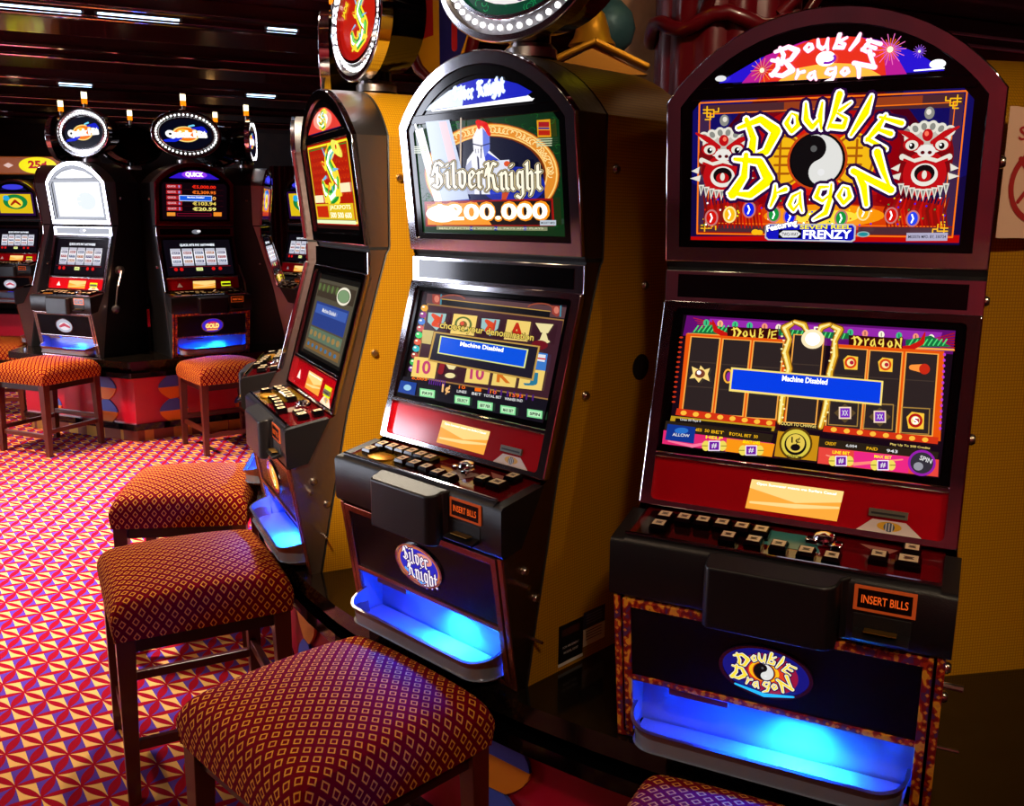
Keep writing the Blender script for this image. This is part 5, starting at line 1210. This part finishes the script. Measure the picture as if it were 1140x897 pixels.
# ---- stools
def seat_mesh():
    mb = MB(); n = 22; W = .243; Z0 = 0; H = .125
    vs = []; uv = []
    def prof(s):       # s in -1..1 -> position along the half section, with the side roll
        a = abs(s); sg = 1 if s >= 0 else -1
        if a < .70: return sg * a / .70 * (W - .035), 0.
        t = (a - .70) / .30
        if t < .4: q = t / .4 * pi / 2; return sg * (W - .035 + .035 * sin(q)), .035 * (1 - cos(q))
        return sg * (W - .012 * (t - .4)), .035 + (t - .4) / .6 * (H - .035 - .02)
    for j in range(n + 1):
        for i in range(n + 1):
            s = -1 + 2 * i / n; t = -1 + 2 * j / n
            x, dz1 = prof(s); y, dz2 = prof(t)
            # round the plan corners
            k = 1 - .045 * (abs(s) ** 4) * (abs(t) ** 4)
            dome = .030 * (1 - min(1, (x / W) ** 2)) * (1 - min(1, (y / W) ** 2)) + .012 * (1 - (x / W) ** 2 * .5 - (y / W) ** 2 * .5)
            z = H - .02 + dome - max(dz1, dz2) - .25 * min(dz1, dz2) * (1 if max(dz1, dz2) < .05 else 0)
            z = max(z, 0) if max(abs(s), abs(t)) < 1 else 0
            vs.append((x * k, y * k, z))
            uv.append((s * .34, t * .34))
    fs = [(j * (n + 1) + i, j * (n + 1) + i + 1, (j + 1) * (n + 1) + i + 1, (j + 1) * (n + 1) + i) for j in range(n) for i in range(n)]
    mb.add(vs, fs, seatm)
    border = [i for i in range(n + 1)] + [j * (n + 1) + n for j in range(1, n + 1)] + [n * (n + 1) + i for i in range(n - 1, -1, -1)] + [j * (n + 1) for j in range(n - 1, 0, -1)]
    base = len(mb.v); mb.add([(vs[i][0] * .96, vs[i][1] * .96, -.004) for i in border], [tuple(range(len(border) - 1, -1, -1))], wooddark)
    me_uv = uv + [(0, 0)] * len(border)
    return mb, me_uv
def make_stool():
    root = empty('stool', (0, 0, 0))
    mb, uv = seat_mesh(); seat = mb.build('seat', root, smooth=True, loc=(0, 0, SEATZ))
    l = seat.data.uv_layers.new(name='UVMap')
    for lp in seat.data.loops: l.data[lp.index].uv = uv[lp.vertex_index]
    sub = seat.modifiers.new('s', 'SUBSURF'); sub.levels = 1; sub.render_levels = 1
    a = .205; hh = SEATZ
    for sx, sy in ((-1, -1), (1, -1), (-1, 1), (1, 1)):
        mb = MB(); t0, t1 = .024, .016
        vs = []
        for z, t, ins in ((hh + .002, t0, 0), (0, t1, 0)):
            ox, oy = sx * (a + (t0 - t) * 1), sy * (a + (t0 - t) * 1)
            vs += [(ox - t, oy - t, z), (ox + t, oy - t, z), (ox + t, oy + t, z), (ox - t, oy + t, z)]
        mb.add(vs, [(0, 1, 2, 3), (7, 6, 5, 4), (0, 4, 5, 1), (1, 5, 6, 2), (2, 6, 7, 3), (3, 7, 4, 0)], wood)
        mb.build('leg', root, bevel=.002)
    for sx in (-1, 1):
        mb = MB(); mb.box((sx * a, 0, .165), (.02, 2 * a - .02, .028), wood); mb.build('stretcher', root, bevel=.002)
    for sy in (-1, 1):
        mb = MB(); mb.box((0, sy * a, .135 if sy < 0 else .20), (2 * a - .02, .022, .030), wood); mb.build('footrail', root, bevel=.002)
    mb = MB(); 
    for sx in (-1, 1): mb.box((sx * a, 0, hh - .022), (.02, 2 * a - .02, .04), wooddark)
    for sy in (-1, 1): mb.box((0, sy * a, hh - .022), (2 * a - .02, .02, .04), wooddark)
    mb.build('apron', root)
    return root
proto = make_stool()
STOOLS = [((-.365, 1.765), -44.6, 'large near stool in the foreground, in front of the knight machine'),
          ((-.93, 2.53), -62, 'second near stool, left behind the foreground one, all four legs partly showing'),
          ((-1.215, 3.36), -82, 'third stool of the near row, half hidden by the one before it'),
          ((.36, 1.225), -27, 'stool cut off by the bottom edge below the right-hand machine'),
          ((-3.14, 6.12), -23, 'distant stool with four wooden legs in front of the white screened machine'),
          ((-1.98, 6.20), 38, 'distant stool in front of the machine with the painted maroon reflection on its arch'),
          ((-3.99, 7.10), -83, 'farthest stool at the left picture edge, behind another stool')]
for i, (q, t, lb) in enumerate(STOOLS):
    o = proto if i == 0 else copy_tree(proto)
    o.location = (q[0], q[1], 0); o.rotation_euler = (0, 0, radians(t))
    tag(o, label=lb, cat='stool', group='upholstered stools')

# ---- things in the middle of the near counter
def place(px_x, Y): return ((px_x - 570) / 1024. * Y * .985, Y)
x, y = place(690, 3.35)
mb = MB(); mb.lathe([(.36, 0), (.36, CEIL + .0 - ZB)], marble, 40, (0, 0, 0)); tag(mb.build('stone_column', loc=(x + .22, y + .25, ZB), smooth=True), 'tan stone column rising behind the knight machine', 'column')
root = empty('draped_column', (.66, 3.05, ZB), label='dark red draped column between the two nearest machines', cat='column')
drape = mat('drape_red', (92, 4, 16), .3, coat=.25)
mb = MB(); N = 60; prof = []
pts = [((.20 + .022 * abs(sin(7 * 2 * pi * k / N / 2 * 2))) * cos(2 * pi * k / N), (.20 + .022 * abs(sin(7 * 2 * pi * k / N / 2 * 2))) * sin(2 * pi * k / N)) for k in range(N)]
mb.prism(pts, 0, CEIL - ZB, drape, lambda p, t: (p[0], p[1], t)); mb.build('fluted_shaft', root, smooth=True)
for zz, r in ((1.56, .022), (1.95, .03)):
    mb = MB(); mb.tube([(.235 * cos(2 * pi * k / 32), .235 * sin(2 * pi * k / 32), zz + .02 * sin(6 * pi * k / 16)) for k in range(33)], r, drape, 10, False); mb.build('swag', root, smooth=True)
for k in (0, 4, 5):
    t = 2 * pi * k / 6; mb = MB(); mb.tube([(.22 * cos(t), .22 * sin(t), 1.58), (.34 * cos(t + .3), .34 * sin(t + .3), 1.72), (.5 * cos(t + .5), .5 * sin(t + .5), 1.78), (.62 * cos(t + .6), .62 * sin(t + .6), 2.15)], .018, drape, 10); mb.build('curved_arm', root, smooth=True)
mb = MB(); mb.sphere((-.22, -.30, 1.83), .06, E(240, 230, 20), 8); mb.build('yellow_ornament', root, smooth=True)
# helmet-shaped gold bell over a small gabled roof
hx, hy = place(652, 2.78)
root = empty('bell_ornament', (hx, hy, ZB), label='golden bell over a small gold gable between column and oval sign', cat='ornament')
mb = MB(); mb.lathe([(.001, .105), (.018, .102), (.034, .085), (.046, .05), (.054, .02), (.064, .008), (.068, 0), (.06, -.003)][::-1], gold_metal, 28, (0, 0, 1.475)); mb.build('bell', root, smooth=True)
mb = MB(); mb.tube([(0, 0, 0), (0, 0, 1.48)], .04, blackm, 14); mb.build('stand', root, smooth=True)
for sg in (-1, 1):
    mb = MB(); mb.box((sg * .075, -.085, 1.438), (.17, .05, .016), gold_metal, Matrix.Rotation(sg * .42, 3, 'Y')); mb.build('gable', root, bevel=.006)
mb = MB(); mb.prism([(-.15, 1.385), (.15, 1.385), (0, 1.458)], -.09, -.05, mat('gold_dim', (150, 100, 30), .4, .8), lambda p, t: (p[0], t, p[1])); mb.build('gable_panel', root)
mb = MB(); mb.sphere((0, 0, 0), .085, mat('teal_rock', (50, 84, 92), .5, .3, bump=(12, 1.)), 6); mb.build('teal_backing', root, loc=(.055, .14, 1.55), smooth=True)
# heraldic shield
sx_, sy_ = place(488, 3.0)
root = empty('shield', (sx_, sy_, ZB + 1.62), radians(-8), label='blue and yellow heraldic shield with red letter, framed dark red', cat='shield')
sh = [(-.115, .26), (.115, .26), (.125, .0), (.085, -.15), (.02, -.245), (-.06, -.17), (-.115, -.04)]
mb = MB(); mb.prism(sh, 0, .03, mat('shield_yellow', (214, 150, 16), .35, coat=.3), lambda p, t: (p[0], t, p[1])); mb.build('shield_body', root, bevel=.004)
mb = MB(); a = Art(mb, ((-125, -260), (125, -260), (125, 245), (-125, 245)), (-.125, .125, -.245, .26), lambda x, z, o=0.: Vector((x, -o, z)), base=.001)
a.poly([(0, -260), (110, -260), (112, 20), (60, 160), (18, 225), (4, 200)], P(22, 22, 110)); a.poly([(-110, -260), (-20, -260), (-16, 80), (-80, 100), (-108, 40)], P(170, 14, 22)); a.stroke([(30, -220, 10), (14, -60, 14), (44, 20, 16), (84, 0, 8)], P(190, 20, 26)); a.stroke([(50, 30, 9), (50, 120, 9)], P(190, 20, 26)); mb.build('shield_emblem', root)
mb = MB(); mb.tube([(p[0] * 1.06, .01, p[1] * 1.04) for p in sh] + [(sh[0][0] * 1.06, .01, sh[0][1] * 1.04)], .02, drape, 10); mb.build('shield_rim', root, smooth=True)
mb = MB(); mb.tube([(0, .03, .2), (0, .16, .1), (0, .2, -.3), (0, .2, -1.62)], .03, drape, 10); mb.build('shield_stand', root, smooth=True)

# ---- no-smoking paper on the gold cabinet (flat paper, slightly waved)
sgn = empty('no_smoking_sign', (1.048, 1.877, ZB), radians(11), label='pale paper sign with a red no-smoking circle, hung on the gold cabinet', cat='sign')
W_, H_ = .30, .245; zc = 1.085; mb = MB(); NX = 20
wav = lambda u: .0035 * sin(u * 19.)
def fnp(x, z, o=0.): return Vector((x, wav(x) - .014 - o, z))
vs = []
for k in range(NX + 1):
    x = -W_ * .35 + W_ * k / NX
    for z, q in ((zc - H_ / 2, 0), (zc + H_ / 2 + .004 * sin(x * 50), 0)):
        vs += [fnp(x, z, .0), fnp(x, z, -.0008)]
fs = []
for k in range(NX):
    b = 4 * k; fs += [(b, b + 4, b + 6, b + 2), (b + 1, b + 3, b + 7, b + 5)]
mb.add(vs, fs, P(232, 196, 180, .8)); mb.build('paper', sgn)
mb = MB(); a = Art(mb, ((-35, -H_ * 500), (65, -H_ * 500), (65, H_ * 500), (-35, H_ * 500)), (-W_ * .35, W_ * .65, zc - H_ / 2, zc + H_ / 2), fnp, base=.001)
rs = P(170, 16, 26, .7)
a = Art(mb, ((-105, -112), (195, -112), (195, 112), (-105, 112)), (-W_ * .35, W_ * .65, zc - H_ / 2, zc + H_ / 2), fnp, base=.001)
a.text('SMOKING', 20, -70, 200, 24, rs, 0, .01); a.ring(-24, 20, 66, 66, 11, rs, 40); a.line([(-70, -26), (20, 66)], 10, rs); a.line([(-66, 48), (-20, -4)], 8, rs); a.text('NO', 110, 20, 70, 60, rs, 0, .01)
mb.build('sign_print', sgn)

# ---- 25 cent sign at the far left, far drapes, wall lamps
sx0, sy0 = LC[0] - .1, LC[1] - .55
root = empty('price_sign', (-5.35, 10.55, 0), radians(-5), label='yellow oval 25¢ sign on an orange box above the farthest machine', cat='sign')
mb = MB(); mb.box((0, 0, ZB + 1.50), (.78, .16, .19), mat('orange_box', (176, 90, 30), .4, 0, (150, 70, 10), .5)); mb.build('sign_box', root, bevel=.01)
mb = MB(); a = Art(mb, ((-39, -10), (39, -10), (39, 10), (-39, 10)), (-.39, .39, ZB + 1.405, ZB + 1.595), lambda x, z, o=0.: Vector((x, -.081 - o, z)), base=.001)
a.ell(10, 0, 22, 9.4, E(250, 236, 20)); a.text('25¢', 10, 0, 22, 11, E(190, 20, 30), 0, .05); a.poly([(-30, 0), (-24, -3), (-18, 0), (-24, 3)], E(226, 190, 180)); mb.build('price_oval', root)
mb = MB(); mb.box((0, .03, ZB + 1.39), (.74, .08, .06), blackg); mb.tube([(0, .06, ZB + 1.352), (0, .06, ZB + 1.42)], .04, blackg); mb.build('sign_bracket', root)
for i, (xx, yy, w) in enumerate(((-6.4, 14.2, 1.3), (-3.2, 14.6, 1.1), (.2, 14.8, 1.6))):
    mb = MB(); N = 60
    top = [(w * (k / N - .5), .05 * sin(k * 1.3) - .06) for k in range(N + 1)]
    pts = top + [(p_[0], p_[1] + .03) for p_ in top[::-1]]
    mb.prism(pts, 0, 2.3, mat('far_curtain', (110, 8, 22), .7), lambda p, t: (p[0] * (1 - .25 * sin(t / 2.3 * pi)), p[1], t))
    tag(mb.build('curtain', loc=(xx, yy, .0)), ('dark red curtain far left above the 25¢ sign', 'dark red curtain far behind the distant oval signs', 'dark red curtain far behind the dragon machines')[i], 'curtain')
for i, (xx, yy, zz) in enumerate(((-7.7, 15.85, 1.95), (-5.0, 15.85, 1.95), (-2.2, 15.85, 1.9))):
    root = empty('wall_lamp', (xx, yy, zz), label=('round warm wall lamp at the far left', 'round warm wall lamp behind the chrome ringed sign', 'round warm wall lamp behind the glowing oval sign')[i], cat='lamp')
    mb = MB(); mb.lathe([(.10, 0), (.10, .03), (.03, .05)], gold_metal, 18, (0, .15, 0), Matrix.Rotation(pi / 2, 3, 'X')); mb.build('wall_plate', root, smooth=True)
    mb = MB(); mb.sphere((0, 0, 0), .07, E(255, 190, 110, 3.), 8); mb.build('globe', root, smooth=True)

# data label stickers on the side of the knight machine
def side_sticker(pose, y0, y1, z0, z1, label):
    root = empty('data_label', (pose[0], pose[1], ZB), radians(pose[2]), label=label, cat='label')
    fn = lambda yy, z, o=0.: Vector((HW + o, yy, z))
    mb = MB(); a = Art(mb, ((0, 0), (100, 0), (100, 100), (0, 100)), (y0, y1, z0, z1), fn, base=.0006)
    a.rect_(0, 10, 52, 92, P(14, 12, 16)); a.rect_(52, 4, 100, 42, P(50, 54, 84)); a.rect_(52, 42, 100, 80, P(236, 226, 200)); a.rect_(0, 92, 52, 99, P(220, 216, 210)); a.rect_(6, 20, 44, 36, P(60, 30, 26)); a.text('FOR AMUSEMENT', 26, 60, 34, 5, P(190, 184, 184)); a.text('MODEL 02/07', 26, 72, 30, 5, P(190, 184, 184))
    for k in range(4): a.line([(58, 48 + 6 * k), (92, 48 + 6 * k)], 1.6, P(70, 64, 60)); a.line([(58, 12 + 6 * k), (92, 12 + 6 * k)], 1.6, P(130, 136, 170))
    mb.build('print', root)
side_sticker(PP['SK'], -.022, .140, .008, .118, 'black and white data stickers low on the gold side of the knight machine')

# ------------------------------------------------------------------ light
def area(loc, rot, sx, sy, e, col=(1, 1, 1), nm='ceiling_light', spread=None):
    d = bpy.data.lights.new(nm, 'AREA'); d.shape = 'RECTANGLE'; d.size = sx; d.size_y = sy; d.energy = e; d.color = col
    if spread: d.spread = radians(spread)
    o = bpy.data.objects.new(nm, d); COL.objects.link(o); o.location = loc; o.rotation_euler = [radians(r) for r in rot]; return o
def spot(loc, tgt, e, col, ang, blend=.4, r=.05):
    d = bpy.data.lights.new('room_fill_spot', 'SPOT'); d.energy = e; d.color = col; d.spot_size = radians(ang); d.spot_blend = blend; d.shadow_soft_size = r
    o = bpy.data.objects.new('room_fill_spot', d); COL.objects.link(o); o.location = loc
    o.rotation_euler = (Vector(tgt) - Vector(loc)).to_track_quat('-Z', 'Y').to_euler(); return o
WARM = (1, .72, .42); COOL = (.80, .82, 1.)
LIGHTS()
# unseen ceiling lamps, added as glowing discs for the chrome to mirror
fit = []
for (x, y) in DOWN:
    root = empty('added_ceiling_disc', (x, y, CEIL + .2), label='unseen round ceiling light added for reflections', cat='light', group='unseen added ceiling lights')
    if not fit:
        mb = MB(); mb.lathe([(.07, -.001), (.07, -.012), (.05, -.012), (.048, -.002)], chromes, 20); r_ = mb.build('ring', root, smooth=True)
        mb = MB(); mb.lathe([(.047, -.003), (.047, -.006), (.001, -.006)], E(255, 220, 170, 25.), 16); l_ = mb.build('lens', root)
        fit = [r_, l_]
    else:
        for q in fit: c_ = q.copy(); COL.objects.link(c_); c_.parent = root
w = bpy.data.worlds.new('World'); SC.world = w; w.use_nodes = True
w.node_tree.nodes['Background'].inputs[0].default_value = (.5, .35, .3, 1); w.node_tree.nodes['Background'].inputs[1].default_value = .02

# ------------------------------------------------------------------ camera
cam = bpy.data.cameras.new('cam'); co = bpy.data.objects.new('camera', cam); COL.objects.link(co)
fpx, pitch, roll = 1024.465, radians(11.4488), radians(.5351)
cam.sensor_fit = 'HORIZONTAL'; cam.sensor_width = 36; cam.lens = fpx / 1140 * 36; cam.clip_start = .02
fw = Vector((0, cos(pitch), -sin(pitch))); up = Vector((0, sin(pitch), cos(pitch))); rt = Vector((1, 0, 0))
r2 = rt * cos(roll) + up * sin(roll); u2 = -rt * sin(roll) + up * cos(roll)
M = Matrix((r2, u2, -fw)).transposed().to_4x4(); M.translation = Vector((0, 0, CAMZ)); co.matrix_world = M
SC.camera = co
vs_ = SC.view_settings; vs_.view_transform = 'Standard'; vs_.look = 'None'; vs_.exposure = 0; vs_.gamma = 1; vs_.use_curve_mapping = False
